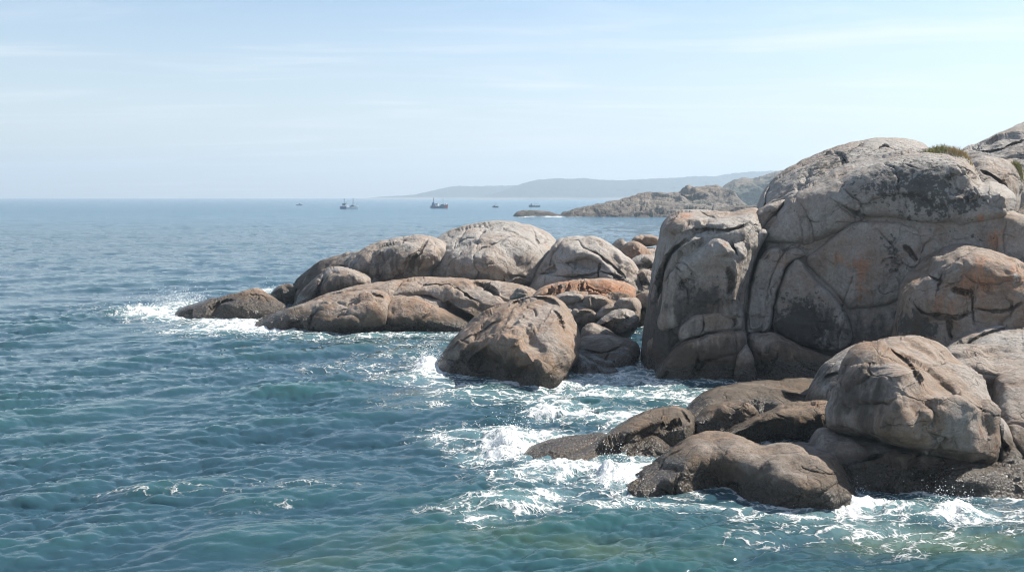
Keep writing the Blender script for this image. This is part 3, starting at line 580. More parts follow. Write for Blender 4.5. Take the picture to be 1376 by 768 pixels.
rock(t, 'block', [(1326,690),(1332,600),(1333,540),(1338,508),(1360,497),(1400,490),(1480,490),(1500,700),(1400,730)], Y=23.8, T=1.8, Tb=2, rr=8, cz=2.0, tone=.3, amp=.9, paint={'wet':[(1370,660,80,30,.3)]}, feats=[('crack',[(1346,560),(1360,590),(1380,620)],1.6,.4)])

# ================================================================ front boulder on its base
t = thing('rock_shelf', 'dark wet rock shelf under the big round front boulder', 'rock ledge', at(1220, 660, 21.5, 0))
rock(t, 'shelf', [(1082,612),(1088,590),(1104,574),(1130,580),(1170,588),(1220,598),(1280,610),(1340,620),(1390,624),(1450,640),(1460,720),(1380,740),(1200,730),(1120,700),(1092,660)],
     wl=[(1140,655),(1200,668),(1260,670),(1330,668)], T=1.6, Tb=2, rr=6, cz=.8, cx=-.15, tone=.55, amp=.8,
     paint={'dark':[(1230,640,160,30,.6)],'wet':[(1230,650,160,26,.35),(1130,640,40,20,.3)],'orange':[(1210,620,16,30,.35)],'lichen':[(1240,640,40,20,.25)]},
     feats=[('step',[(1130,628),(1160,618),(1190,606),(1206,602)],16,.35),('crack',[(1128,630),(1160,619),(1190,607)],1.3,.3),('ridge',[(1200,604),(1214,630),(1196,668)],10,.35),('bump',1240,640,26,24,0,-.3),('bump',1290,645,40,16,0,.25)])
t = thing('front_boulder', 'big round brown boulder with cracked sunlit crown resting on a dark shelf', 'boulder', at(1225, 620, 22, .6))
rock(t, 'body', [(1112,575),(1113,552),(1120,528),(1128,505),(1138,484),(1152,468),(1170,461),(1188,454),(1210,450),(1232,450),(1252,456),(1270,466),(1284,482),(1300,492),(1312,506),(1326,526),(1335,546),(1338,572),(1342,600),(1338,622),(1322,632),(1292,634),(1262,628),(1236,616),(1208,606),(1180,598),(1150,592),(1128,586)],
     Y=22.4, T=1.75, Tb=2.2, rr=11, fac=1.7, fsc=.9, cz=.4, cx=-.5, tone=.5, amp=.75,
     paint={'dark':[(1160,530,40,50,.6),(1215,590,50,20,.3)],'lichen':[(1160,520,36,40,.20),(1200,580,40,16,.10)],'orange':[(1320,580,16,20,.30),(1280,490,20,10,.2)]},
     feats=[('brow',[(1105,540),(1140,490),(1180,476),(1225,500),(1262,526),(1310,542),(1345,565)],.055,.0),('step',[(1172,462),(1190,466),(1208,476),(1222,486),(1232,500),(1240,514),(1246,516)],14,-.2),('crack',[(1172,462),(1190,467),(1208,477),(1222,487),(1232,501),(1240,514)],1.2,.16),
            ('crack',[(1246,458),(1256,468),(1264,480),(1276,492)],.9,.07),('bump',1262,520,22,9,8,-.22),('step',[(1246,528),(1262,526),(1284,528),(1304,540),(1322,552)],20,.35),('crack',[(1284,528),(1304,540),(1322,552),(1330,560)],1.1,.2),
            ('ridge',[(1206,480),(1212,520),(1206,560),(1200,600)],44,.8),('step',[(1206,524),(1208,545),(1196,566),(1188,592)],14,.28),('crack',[(1252,570),(1254,590),(1250,606)],1.0,.15),('ridge',[(1240,548),(1246,565),(1244,600)],8,.18),
            ('bump',1270,560,30,20,15,.2),('bump',1215,570,18,26,10,.22),('bump',1280,508,30,10,15,.2)])
t = thing('rock_chock', 'narrow dark stone wedged right of the big round front boulder', 'rock', at(1352, 625, 23, .8))
rock(t, 'body', [(1330,630),(1334,600),(1338,575),(1344,560),(1354,570),(1362,590),(1366,612),(1360,632),(1344,638)], Y=22.2, T=.9, Tb=1, rr=5, tone=.35, amp=.6, step=1.0, feats=[('crack',[(1342,590),(1352,600),(1362,606)],1.2,.25)])
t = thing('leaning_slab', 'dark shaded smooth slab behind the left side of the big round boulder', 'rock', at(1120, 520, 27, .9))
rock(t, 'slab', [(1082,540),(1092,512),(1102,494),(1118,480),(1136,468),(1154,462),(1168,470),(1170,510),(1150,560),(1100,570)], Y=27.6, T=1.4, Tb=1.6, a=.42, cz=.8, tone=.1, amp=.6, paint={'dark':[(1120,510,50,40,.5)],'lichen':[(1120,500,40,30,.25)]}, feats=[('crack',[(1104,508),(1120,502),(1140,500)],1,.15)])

# ================================================================ middle ledge
t = thing('stepped_ledge', 'low brown stepped ledge with sunlit flat top left of the big round boulder', 'rock ledge', at(1030, 580, 27, 0))
rock(t, 'slab', [(920,556),(926,544),(940,530),(962,520),(990,514),(1018,510),(1046,510),(1056,507),(1090,507),(1118,510),(1128,520),(1128,560),(1100,590),(1020,600),(950,590),(924,575)],
     Y=28.8, T=1.9, Tb=1.8, rr=4.5, cz=6.0, tone=.6, amp=.8, label='sunlit flat upper slab', paint={'orange':[(1000,520,60,8,.2)],'wet':[(930,545,20,14,.35)]},
     feats=[('brow',[(915,560),(945,544),(985,536),(1030,532),(1080,536),(1130,542)],.0,.055),('step',[(985,526),(1030,522),(1070,530),(1120,535)],14,-.25),('crack',[(1046,510),(1050,516)],1.2,.15),('bump',1060,536,14,6,0,-.2),('ridge',[(975,534),(1010,524),(1060,526),(1110,528)],7,.25),('bump',945,540,14,8,-20,.12)])
rock(t, 'block', [(930,590),(933,564),(944,550),(962,542),(985,537),(1002,539),(1013,548),(1018,560),(996,580),(970,600),(940,606)], Y=25.8, T=1.0, Tb=1, rr=3, fac=1.3, fsc=.7, cz=1.5, tone=.8, amp=.7, paint={'dark':[(975,570,40,16,.4)]}, feats=[('brow',[(928,564),(950,554),(985,548),(1018,556)],.05,.01),('ridge',[(944,552),(980,544),(1012,550)],6,.2)])
rock(t, 'block', [(948,606),(962,584),(985,570),(1015,557),(1034,552),(1048,542),(1068,538),(1092,538),(1116,540),(1124,560),(1112,590),(1080,604),(1010,612)], Y=25.0, T=1.1, Tb=1.2, rr=3, fac=1.3, fsc=.7, cz=1.5, tone=.8, amp=.8, paint={'dark':[(1050,575,80,16,.5)],'lichen':[(1090,565,20,18,.4)]},
     feats=[('brow',[(948,592),(985,574),(1040,556),(1124,550)],.04,.02),('crack',[(1034,552),(1050,560),(1066,566)],1.3,.25),('bump',1040,552,10,5,0,-.18),('ridge',[(965,582),(1010,562),(1045,556)],6,.2),('step',[(1066,590),(1070,565),(1080,548)],10,.22)])
t = thing('pointed_slab', 'low pointed rock sliding into the foam left of the stepped ledge', 'rock', at(840, 612, 24.5, 0))
rock(t, 'slab', [(752,632),(762,612),(784,600),(806,588),(826,574),(846,562),(868,552),(892,546),(912,546),(926,552),(934,566),(934,588),(920,610),(880,640),(800,655)],
     wl=[(780,616),(820,616),(910,602)], T=1.2, Tb=1.4, rr=5, fac=1.2, fsc=.8, cz=3.4, tone=.6, amp=.7, paint={'dark':[(840,608,80,12,.35)],'wet':[(790,605,50,14,.35)],'lichen':[(860,590,40,16,.12)]},
     feats=[('brow',[(748,624),(800,602),(850,586),(890,568),(940,564)],.0,.03),('step',[(790,606),(840,586),(880,570),(916,558),(928,560)],14,-.2),('ridge',[(790,604),(840,584),(880,568),(918,556)],6,.25),('crack',[(896,578),(906,570),(916,566)],1.1,.2),('bump',862,580,12,7,0,-.15),('crack',[(912,548),(924,558),(928,566)],1.1,.2)])
rock(t, 'toe', [(696,624),(703,608),(714,598),(735,590),(760,585),(786,582),(806,580),(818,586),(806,600),(786,612),(762,630),(720,640)], wl=[(712,614),(745,616)], T=.9, Tb=1, a=.45, cz=3.0, tone=1.0, amp=.8, label='wet reddish toe of the rock', paint={'wet':[(750,600,70,20,.45)],'orange':[(740,605,40,10,.2)]})
rock(t, 'block', [(826,640),(832,612),(846,600),(862,588),(876,583),(890,590),(904,602),(912,616),(900,640),(860,650)], wl=[(850,614),(890,612)], T=.6, Tb=.8, rr=5, cz=1.5, tone=.75, amp=.8, step=1.0, feats=[('ridge',[(846,606),(876,586),(898,604)],5,.15)])

# ================================================================ front low rock
t = thing('low_front_rock', 'low wet brown hump of rock nearest the camera at the water edge', 'rock', at(990, 672, 20.5, 0))
rock(t, 'body', [(826,680),(829,660),(838,645),(860,630),(882,618),(904,602),(924,590),(944,582),(966,580),(988,584),(1008,592),(1026,598),(1050,594),(1080,594),(1104,596),(1122,606),(1134,624),(1144,646),(1154,668),(1150,700),(1080,730),(960,735),(860,715)],
     wl=[(890,668),(940,672),(1000,676),(1060,676),(1110,672)], T=1.3, Tb=1.5, rr=16, fac=1.0, fsc=1.2, cz=2.6, cx=-.4, tone=.6, amp=.8,
     paint={'dark':[(970,655,60,22,.45),(1060,668,80,10,.25)],'wet':[(890,635,50,22,.30),(1000,665,120,12,.25)],'orange':[(930,605,30,16,.2),(1090,660,60,12,.3)],'pale':[(900,620,40,16,.08)],'lichen':[(1070,620,30,10,.08)]},
     feats=[('brow',[(820,668),(870,654),(915,632),(955,618),(1000,626),(1060,648),(1110,656),(1160,665)],.0,.022),('ridge',[(890,660),(915,632),(940,608),(955,590)],14,.35),('bump',965,648,36,20,0,-.3),('ridge',[(955,590),(1000,602),(1045,628),(1075,655),(1090,690)],34,.5),('step',[(1024,600),(1060,598),(1092,610),(1112,628),(1130,632)],14,.25),('crack',[(1076,628),(1096,636),(1122,637)],1.4,.25),
            ('bump',1030,598,14,5,8,-.25),('bump',1085,614,26,8,12,.15),('crack',[(888,655),(896,662),(900,668)],1.2,.15),('bump',858,655,22,12,0,.12)])
# ================================================================ the sea
def tile(N, Lm, lmin, lmax, peak, wdir, spread, seed, p=4.0):
    r = np.random.default_rng(seed)
    k1 = 2 * np.pi * np.fft.fftfreq(N, Lm / N); kx, ky = np.meshgrid(k1, k1); k = np.hypot(kx, ky); k[0, 0] = 1e-6
    S = k ** -p * np.exp(-(2 * np.pi / peak / k) ** 2)
    S *= sstep(2 * np.pi / lmax * .7, 2 * np.pi / lmax * 1.1, k) * (1 - sstep(2 * np.pi / lmin * .7, 2 * np.pi / lmin, k))
    c = (kx * math.cos(wdir) + ky * math.sin(wdir)) / k
    S *= (np.abs(c) ** spread) + 0.04
    Hh = np.sqrt(S) * (r.normal(size=(N, N)) + 1j * r.normal(size=(N, N)))
    h = np.fft.ifft2(Hh).real; dx = np.fft.ifft2(-1j * kx / k * Hh).real; dy = np.fft.ifft2(-1j * ky / k * Hh).real
    sd = h.std()
    return np.stack([dx, dy, h], -1) / sd, Lm
def sample(tl, x, y, rot=0.0):
    a, Lm = tl; N = a.shape[0]; c, s = math.cos(rot), math.sin(rot)
    u = (x * c + y * s) / Lm * N; v = (-x * s + y * c) / Lm * N
    i0 = np.floor(u).astype(np.int64); j0 = np.floor(v).astype(np.int64); fu = (u - i0)[:, None]; fv = (v - j0)[:, None]
    i1, j1 = (i0 + 1) % N, (j0 + 1) % N; i0 %= N; j0 %= N
    o = (a[j0, i0] * (1 - fu) + a[j0, i1] * fu) * (1 - fv) + (a[j1, i0] * (1 - fu) + a[j1, i1] * fu) * fv
    o = o.copy(); ox = o[:, 0] * c - o[:, 1] * s; o[:, 1] = o[:, 0] * s + o[:, 1] * c; o[:, 0] = ox
    return o
pxs = np.concatenate([np.arange(-2600, -320, 60), np.arange(-320, 1700, 1.7), np.arange(1700, 4000, 60)])
dys = np.concatenate([np.arange(2.28, 4, .16), np.arange(4, 14, .32), np.arange(14, 40, .6), np.arange(40, 200, .85), np.arange(200, 620, 1.2), np.arange(620, 1400, 8)])
PX, DY = np.meshgrid(pxs, dys)
WY = (H * F / DY).ravel(); WX = (PX.ravel() - CX) / F * WY
shp = PX.shape
WD = R(-72)
fine = tile(1024, 24.0, .22, 2.6, 1.1, WD, 7.0, 1, 3.6)
mid = tile(1024, 83.0, 1.4, 9.0, 3.2, WD + .12, 4.0, 2, 3.8)
rip = tile(1024, 9.7, .11, .55, .30, WD + .25, 3.0, 5, 3.6)
big = tile(512, 331.0, 6.0, 40.0, 14.0, WD - .15, 4, 3, 4.2)
D = np.hypot(WX, WY)
ffade = np.exp(-(D / 95) ** 1.5); mfade = np.exp(-(D / 420) ** 1.6)
patch = np.clip(0.85 + 0.75 * fbm(np.stack([WX / 9, WY / 16, WX * 0], -1), 3), .25, 1.7)   # gusts: calmer and rougher water
rfade = np.exp(-(D / 52) ** 2.0) * np.clip(patch * 1.2 - .2, .2, 1.6)
disp = sample(rip, WX, WY, -.2) * (0.0115 * rfade)[:, None] + sample(fine, WX, WY) * (0.040 * ffade * patch)[:, None] * np.array([1.3, 1.3, 1]) + sample(mid, WX, WY, .1) * (0.056 * mfade * (0.55 + .45 * patch))[:, None] + sample(big, WX, WY) * 0.05
disp[:, :2] *= 1.0
# calm a little in the lee of the rocks and build foam where the sea meets them
wlp = np.concatenate(WATERLINE)
key = np.unique(np.round(wlp / .12).astype(int), axis=0) * .12
kd = KDTree(len(key))
for i, p in enumerate(key): kd.insert((p[0], p[1], 0), i)
kd.balance()
dist = np.full(len(WX), 9.0)
cand = np.nonzero((WY < 75) & (WX > -26) & (WX < 24))[0]
# coarse prefilter on a grid, exact distance for the near ones
occ = set()
for p in key:
    a_, b_ = int(p[0] // 2), int(p[1] // 2)
    for i in (-1, 0, 1):
        for j in (-1, 0, 1): occ.add((a_ + i, b_ + j))
cellx = np.floor(WX[cand] / 2).astype(int); celly = np.floor(WY[cand] / 2).astype(int)
okc = np.array([(a_, b_) in occ for a_, b_ in zip(cellx.tolist(), celly.tolist())])
for i in cand[okc]:
    dist[i] = kd.find((WX[i], WY[i], 0))[2]
foam = 0.40 * np.exp(-dist / 0.20) + 0.22 * np.exp(-dist / 1.2)
FOAM = [  # photo x, y, half width, half height, strength
    (196,424,46,7,0.95),(246,412,34,6,0.8),(330,440,80,8,0.5),(270,446,90,7,0.5),(390,442,36,7,0.75),(300,432,60,8,0.6),(430,456,60,5,0.4),(230,400,50,4,0.35),(360,392,16,4,0.8),(120,412,60,4,0.25),
    (520,452,80,3,0.5),(600,452,50,3,0.4),(560,463,80,6,0.34),(470,492,80,9,0.34),(520,476,60,5,0.3),
    (574,494,20,12,1),(545,508,50,9,0.5),(640,516,80,4,0.5376),(730,512,50,5,0.448),(790,518,80,10,0.5376),(700,535,110,8,0.4352),(900,535,50,8,0.4608),(560,545,80,8,0.26),(820,535,80,6,0.5376),(850,505,36,8,0.5376),(905,522,40,6,0.4608),(600,530,70,6,0.32),
    (742,554,36,11,0.9216),(820,560,60,8,0.8448),(870,570,40,6,0.768),(620,578,66,10,0.5888),(676,598,30,13,1.1),(640,608,40,9,0.64),(590,592,40,9,0.4096),(720,585,50,6,0.64),
    (770,628,70,7,0.8448),(830,642,36,13,1.1),(870,625,30,8,0.768),(700,640,70,12,0.5376),(690,682,70,14,0.6144),(740,664,50,10,0.512),(640,706,40,10,0.512),(600,690,50,10,0.256),(800,690,70,6,0.384),
    (960,688,100,5,0.5376),(860,682,40,6,0.512),(1150,684,50,6,0.768),(1215,690,70,10,0.576),(1285,694,34,8,0.96),(1345,700,50,14,0.512),(1160,716,90,14,0.4608),(1270,735,110,18,0.4608),(1050,700,90,8,0.4608),(1000,730,80,12,0.2816),(1140,655,8,20,1.1),
    (210,662,130,7,0.22),(420,652,120,8,0.22),(400,680,70,5,0.2),(300,690,90,5,0.15),(330,640,60,5,0.17)]
px_ = PX.ravel(); py_ = DY.ravel() + HZ
for a_, b_, c_, d_, s_ in FOAM:
    foam += s_ * np.exp(-(((px_ - a_) / c_) ** 2 + ((py_ - b_) / d_) ** 2))
# surf round the far islets and a few whitecaps out at sea
for a_, s_, w_ in ((702, 1.2, 8), (716, .5, 6), (738, 1.0, 10), (752, .9, 5), (766, .6, 8), (778, .6, 4), (812, .7, 4), (830, .4, 4)):
    foam += s_ * np.exp(-(((px_ - a_) / w_) ** 2 + ((py_ - 290.6) / 1.5) ** 2))
foam = np.minimum(foam, 1.35)
rock_lee = np.exp(-dist / .5)
disp *= (1 - .45 * rock_lee)[:, None]
P2 = np.stack([WX, WY, WX * 0], -1)
fz = np.zeros(len(WX)); nearm = (D < 75) & (foam > .12)
pf = P2[nearm]
tur = fbm(pf * np.array([1.1, 1.5, 1]), 5, .58)
fz[nearm] = (0.075 * np.clip(foam[nearm], 0, 1.2) ** 1.5) * (0.35 + 1.3 * np.abs(tur)) + .030 * np.clip(foam[nearm], 0, 1) * fbm(pf * 4.0, 4, .6)
# breaking crests
for a_, b_, c_, d_, hgt in ((192,420,50,6,.48),(250,410,30,6,.42),(574,492,14,9,.45),(682,594,24,9,.42),(828,640,28,9,.32),(1285,690,22,6,.30),(345,438,50,5,.22),(1160,684,30,5,.2),(1215,692,40,6,.18)):
    g = np.exp(-(((px_ - a_) / c_) ** 2 + ((py_ - b_) / d_) ** 2))
    m = g > .02
    fz[m] += .62 * hgt * g[m] * (0.55 + .8 * np.abs(fbm(P2[m] * np.array([1.6, 2.0, 1]) + 7, 4, .6)))
WV = np.stack([WX, WY, 0 * WX], -1) + disp; WV[:, 2] += fz
far = D > 1500
WV[far] = np.stack([WX, WY, 0 * WX], -1)[far]
ids = np.arange(len(WX)).reshape(shp)
WF = np.stack([ids[:-1, :-1], ids[1:, :-1], ids[1:, 1:], ids[:-1, 1:]], -1).reshape(-1, 4)
shal = np.zeros(len(WX))
for a_, b_, c_, d_, s_ in ((560,720,260,45,.45),(480,760,300,30,.35),(820,740,200,30,.4),(1200,730,120,25,.7),(1330,745,90,22,.9),(450,470,90,12,.35),(700,610,120,20,.35),(640,520,120,12,.2),(1050,745,120,24,.4)):
    shal += s_ * np.exp(-(((px_ - a_) / c_) ** 2 + ((py_ - b_) / d_) ** 2))
k = NT('sea_water')
pos = k.n('NewGeometry').outputs['Position']
fo = k.attr('foam'); sh_ = k.attr('shallow'); zz = k.attr('crest')
flat = k.scalevec(pos, (1, 1, 0.0))
wn = k.n('TexNoise', ins={'Vector': flat, 'Scale': 0.8, 'Detail': 4.0}); sc = k.n('VectorMath', operation='SCALE', ins={0: wn.outputs['Color'], 'Scale': 1.3})
wp = k.n('VectorMath', operation='ADD', ins={0: flat, 1: sc.outputs[0]}).outputs[0]
v1 = k.n('TexVoronoi', feature='DISTANCE_TO_EDGE', ins={'Vector': k.scalevec(wp, (.6, 1.15, 1)), 'Scale': 1.9}).outputs['Distance']
v2 = k.n('TexVoronoi', feature='DISTANCE_TO_EDGE', ins={'Vector': wp, 'Scale': 6.5}).outputs['Distance']
n1 = k.noise(k.scalevec(pos, (.7, 1.2, 0)), 1.6, 7, .68, .6)
n2 = k.noise(flat, 9.0, 5, .7)
lace = k.math('ADD', k.ramp(v1, 0.0, 0.20, .46, 0.0), k.ramp(v2, 0.0, 0.22, .30, 0.0))
fv = k.math('ADD', k.math('MULTIPLY', fo, .80), lace)
fv = k.math('ADD', fv, k.math('MULTIPLY', k.math('SUBTRACT', n1, .5), 1.6))
fv = k.math('ADD', fv, k.math('MULTIPLY', k.math('SUBTRACT', n2, .5), 0.8))
fgate = k.ramp(fo, 0.06, 0.22)
ff = k.math('MULTIPLY', k.ramp(fv, 0.64, 1.24), fgate)
milky = k.math('MULTIPLY', k.ramp(fo, 0.10, 0.9), 0.46)
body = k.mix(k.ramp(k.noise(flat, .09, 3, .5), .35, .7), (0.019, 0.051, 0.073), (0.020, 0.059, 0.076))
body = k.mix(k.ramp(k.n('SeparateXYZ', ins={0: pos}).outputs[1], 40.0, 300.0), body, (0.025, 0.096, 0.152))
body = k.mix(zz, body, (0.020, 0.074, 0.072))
olive = k.ramp(k.math('ADD', sh_, k.math('MULTIPLY', k.math('SUBTRACT', k.noise(flat, .35, 4, .6), .5), 1.6)), .35, 1.0)
body = k.mix(k.math('MULTIPLY', olive, .62), body, (0.060, 0.088, 0.036))
body = k.mix(milky, body, (0.22, 0.36, 0.38))
c = k.mix(ff, body, (0.66, 0.68, 0.68))
dd = k.n('CameraData').outputs['View Distance'] if False else k.n('SeparateXYZ', ins={0: pos}).outputs[1]
rough = k.math('ADD', k.ramp(dd, 25.0, 420.0, .02, .20), k.math('MULTIPLY', ff, .55))
b = k.bump(k.noise(k.scalevec(pos, (1, 1.3, .5)), 6.0, 4, .55), .36, .03)
b = k.bump(k.noise(k.scalevec(pos, (.55, 1.0, .5)), .9, 6, .62), k.ramp(dd, 35.0, 160.0, 0.0, 1.0), .55, b)
b = k.bump(k.math('MULTIPLY', ff, k.math('ADD', n2, n1)), .6, .10, b)
k.bsdf(Base_Color=c, Roughness=rough, Normal=b, IOR=1.333, Specular_IOR_Level=.5)
crest = np.clip((disp[:, 2] + .6 * fz) / .30, 0, 1) * np.exp(-(D / 120) ** 2)
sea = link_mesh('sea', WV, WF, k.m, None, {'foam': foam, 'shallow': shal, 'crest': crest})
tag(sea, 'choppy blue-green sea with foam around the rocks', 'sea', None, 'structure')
# ================================================================ spray: loose drops and froth thrown up where waves break
kf = NT('foam_drops'); kf.bsdf(Base_Color=(.85, .87, .88), Roughness=.5)
ico = [(0,0,1),(.894,0,.447),(.276,.851,.447),(-.724,.526,.447),(-.724,-.526,.447),(.276,-.851,.447),(.724,.526,-.447),(-.276,.851,-.447),(-.894,0,-.447),(-.276,-.851,-.447),(.724,-.526,-.447),(0,0,-1)]
icf = [(0,1,2),(0,2,3),(0,3,4),(0,4,5),(0,5,1),(1,6,2),(2,7,3),(3,8,4),(4,9,5),(5,10,1),(2,6,7),(3,7,8),(4,8,9),(5,9,10),(1,10,6),(6,11,7),(7,11,8),(8,11,9),(9,11,10),(10,11,6)]
SV, SF = [], []
def drops(px, py, spx, up, n, rmax):
    Y0 = water_y(py)
    for _ in range(int(n * 2.2)):
        x = (px + random.gauss(0, spx) - CX) / F * Y0; y = Y0 + random.gauss(0, .6)
        z = abs(random.gauss(0, up)) * math.exp(-abs(random.gauss(0, .5))) + .05
        r = .62 * rmax * random.random() ** 4 + .003
        b0 = len(SV)
        for q in ico: SV.append((x + q[0] * r * random.uniform(.8, 1.6), y + q[1] * r, z + q[2] * r))
        SF.extend([(a + b0, b + b0, c + b0) for a, b, c in icf])
for a in ((195,424,30,.40,500,.035),(235,412,24,.55,600,.035),(262,404,16,.5,300,.03),(335,440,40,.20,250,.025),(368,394,8,.4,150,.03),(576,494,10,.55,420,.026),(684,598,16,.42,420,.022),(830,640,16,.30,320,.018),(1285,690,16,.28,260,.016),(1200,690,40,.14,200,.014),(1146,660,5,.2,80,.012)):
    drops(*a)
sp = link_mesh('sea_spray', SV, SF, kf.m); tag(sp, 'white spray drops thrown up by waves breaking on the rocks', 'spray', None, 'stuff')

# ================================================================ far headlands
kh = NT('far_rock')
pos = kh.n('NewGeometry').outputs['Position']
nb = kh.noise(pos, .09, 6, .65, .5); nm_ = kh.noise(pos, .5, 6, .68)
c = kh.mix(kh.ramp(nb, .35, .65), (.24, .205, .17), (.13, .112, .095))
c = kh.mix(kh.ramp(nm_, .42, .62, 0, .75), c, (.05, .047, .042))
c = kh.mix(kh.ramp(kh.math('ADD', kh.attr('lichen'), kh.math('MULTIPLY', kh.math('SUBTRACT', nm_, .5), 1.4)), .35, .6, 0, .85), c, (.060, .068, .048))
c = kh.mix(kh.math('MULTIPLY', kh.attr('orange'), .8), c, (.33, .22, .14))
zz = kh.n('SeparateXYZ', ins={0: pos}).outputs[2]
c = kh.mix(kh.ramp(kh.math('ADD', zz, nm_), 2.2, 1.0, 0, .7), c, (.06, .05, .042))
b = kh.bump(kh.noise(pos, .30, 8, .68), 1.0, 1.6); b = kh.bump(kh.noise(kh.scalevec(pos, (1, 1, 2.2)), 1.0, 6, .7), .8, .5, b)
kh.bsdf(Base_Color=c, Roughness=.9, Normal=b, Specular_IOR_Level=.2)
MH = kh.m
hd = thing('rocky_headland', 'hazy low rocky headland reaching out behind the near outcrop', 'headland', at(850, 291, 330, 0))
rock(hd, 'shore', [(752,300),(754,287),(764,284),(778,279),(792,275),(806,272),(822,270),(836,268),(856,268),(880,270),(910,272),(940,274),(980,280),(1040,284),(1050,300),(900,306),(800,304)], wl=[(800,291),(880,292)], T=12, Tb=14, a=.4, cz=90, mat=MH, step=.6, nsc=4, amp=3.0, fac=.8, fsc=1.2, wob=.5,
     paint={'lichen':[(925,278,16,5,.55),(870,272,14,3,.2)]}, feats=[('bump',770,286,8,6,0,1),('bump',820,282,14,7,0,1)])
rock(hd, 'hill', [(826,284),(836,268),(850,263),(866,259),(884,258),(900,259),(914,257),(920,252),(938,250),(958,249),(974,253),(990,262),(1000,284),(920,296)], Y=360, T=14, Tb=16, a=.4, cz=60, mat=MH, step=.6, nsc=4, amp=3.0, fac=.8, fsc=1.2, wob=.5, paint={'lichen':[(900,270,40,6,.2),(940,275,20,6,.5)],'orange':[(850,264,30,5,.3),(945,255,24,5,.3)]},
     feats=[('crack',[(912,262),(930,266),(950,264)],1.2,4)])
rock(hd, 'shore', [(960,290),(968,280),(985,277),(1005,276),(1030,275),(1060,276),(1070,296)], Y=200, T=8, Tb=8, a=.5, cz=40, mat=MH, step=.8, nsc=5, amp=1.6, wob=.4)
hi = thing('rocky_islet', 'small dark surf-washed islet left of the hazy headland', 'islet', at(730, 291, 300, 0))
rock(hi, 'body', [(690,296),(692,287),(700,283),(712,282),(726,283),(738,284),(748,287),(760,289),(766,297),(720,302)], wl=[(720,290.5)], T=5, Tb=5, a=.5, cz=10, mat=MH, step=.6, nsc=6, amp=1.0, wob=.3, paint={'lichen':[(715,285,20,6,.6)]})
hs = thing('skerry', 'tiny foam-ringed skerry at the left end of the surf line', 'skerry', at(698, 291, 300, 0))
rock(hs, 'body', [(692,293),(695,288.5),(700,287.5),(704,289),(706,293)], Y=298, T=1.5, Tb=1.5, a=.5, mat=MH, step=.5, nsc=4, amp=.5, wob=.2, paint={'lichen':[(.6,)]})
hp = thing('blue_promontory', 'steep shadowed promontory behind the headland beside the cliff', 'promontory', at(1000, 285, 640, 0))
rock(hp, 'body', [(940,300),(946,280),(956,268),(966,256),(974,248),(986,243),(1000,240),(1012,241),(1024,236),(1040,233),(1060,230),(1090,228),(1120,240),(1140,300),(1040,310)], Y=640, T=40, Tb=30, a=.28, cz=10, mat=MH, step=.7, nsc=12, amp=3.0, wob=.6, paint={'lichen':[(980,270,60,26,.5),(1030,250,60,24,.5)],'orange':[(1000,246,16,5,.4)]})  # lichen mask here paints the front darker, standing in for shading

# ================================================================ distant wooded hills
kw = NT('distant_woods')
pos = kw.n('NewGeometry').outputs['Position']
c = kw.mix(kw.ramp(kw.noise(pos, .02, 6, .6), .35, .65), (.012, .028, .026), (.026, .042, .034))
c = kw.mix(kw.ramp(kw.n('SeparateXYZ', ins={0: pos}).outputs[2], 6, 1), c, (.28, .24, .19))
kw.bsdf(Base_Color=c, Roughness=.95, Normal=kw.bump(kw.noise(pos, .12, 5, .7), 1.0, 6.0), Specular_IOR_Level=.1)
def hills(prof, Yc, half, seed):
    xs = np.arange(prof[0][0], prof[-1][0], .7); ys = np.concatenate([np.linspace(-1, 1, 70)])
    pz = np.interp(xs, [p[0] for p in prof], [p[1] for p in prof])
    ker = np.ones(7) / 7; pz = np.convolve(np.pad(pz, 3, 'edge'), ker, 'valid')
    top = np.maximum(0, (HZ - pz) / F * Yc + H)
    Xg, Yg = np.meshgrid((xs - CX) / F * Yc, ys); Tg = np.broadcast_to(top, Xg.shape)
    Pn = np.stack([Xg.ravel(), (Yg * half).ravel(), 0 * Xg.ravel() + seed], -1)
    n1 = fbm(Pn / 260, 4).reshape(Xg.shape); n2 = fbm(Pn / 16, 3).reshape(Xg.shape)
    shape = np.clip(1 - np.abs(Yg) ** 1.6, 0, 1)
    Z = Tg * shape * (1 + .35 * n1 * (np.abs(Yg))) + (2.6 * n2 + 1.0) * np.clip(Tg * shape / 12, 0, 1) - 1.2 * (1 - np.clip(shape * 8, 0, 1))
    V = np.stack([Xg, Yc + Yg * half + 60 * n1, Z], -1).reshape(-1, 3)
    ids = np.arange(len(V)).reshape(Xg.shape)
    Fq = np.stack([ids[:-1, :-1], ids[:-1, 1:], ids[1:, 1:], ids[1:, :-1]], -1).reshape(-1, 4)
    return V, Fq
h1 = hills([(490,266.4),(520,264),(540,263.5),(560,262),(580,257),(600,252.5),(612,250.5),(640,251),(680,250),(700,249.5),(730,251),(800,256),(900,262)], 2900, 220, 3.0)
h2 = hills([(640,266),(660,262),(690,252),(704,247),(722,242.5),(745,240.5),(768,241),(785,240),(800,242),(820,243),(850,242.5),(880,240.5),(910,239.5),(940,237),(965,237.5),(985,233.5),(1010,231.5),(1040,230.5),(1080,229),(1150,226),(1300,224),(1500,228)], 2600, 260, 9.0)
V = np.concatenate([h1[0], h2[0]]); Fq = np.concatenate([h1[1], h2[1] + len(h1[0])])
tag(link_mesh('hills', V, Fq, kw.m), 'distant wooded hills fading blue in the haze', 'hills', None, 'structure')

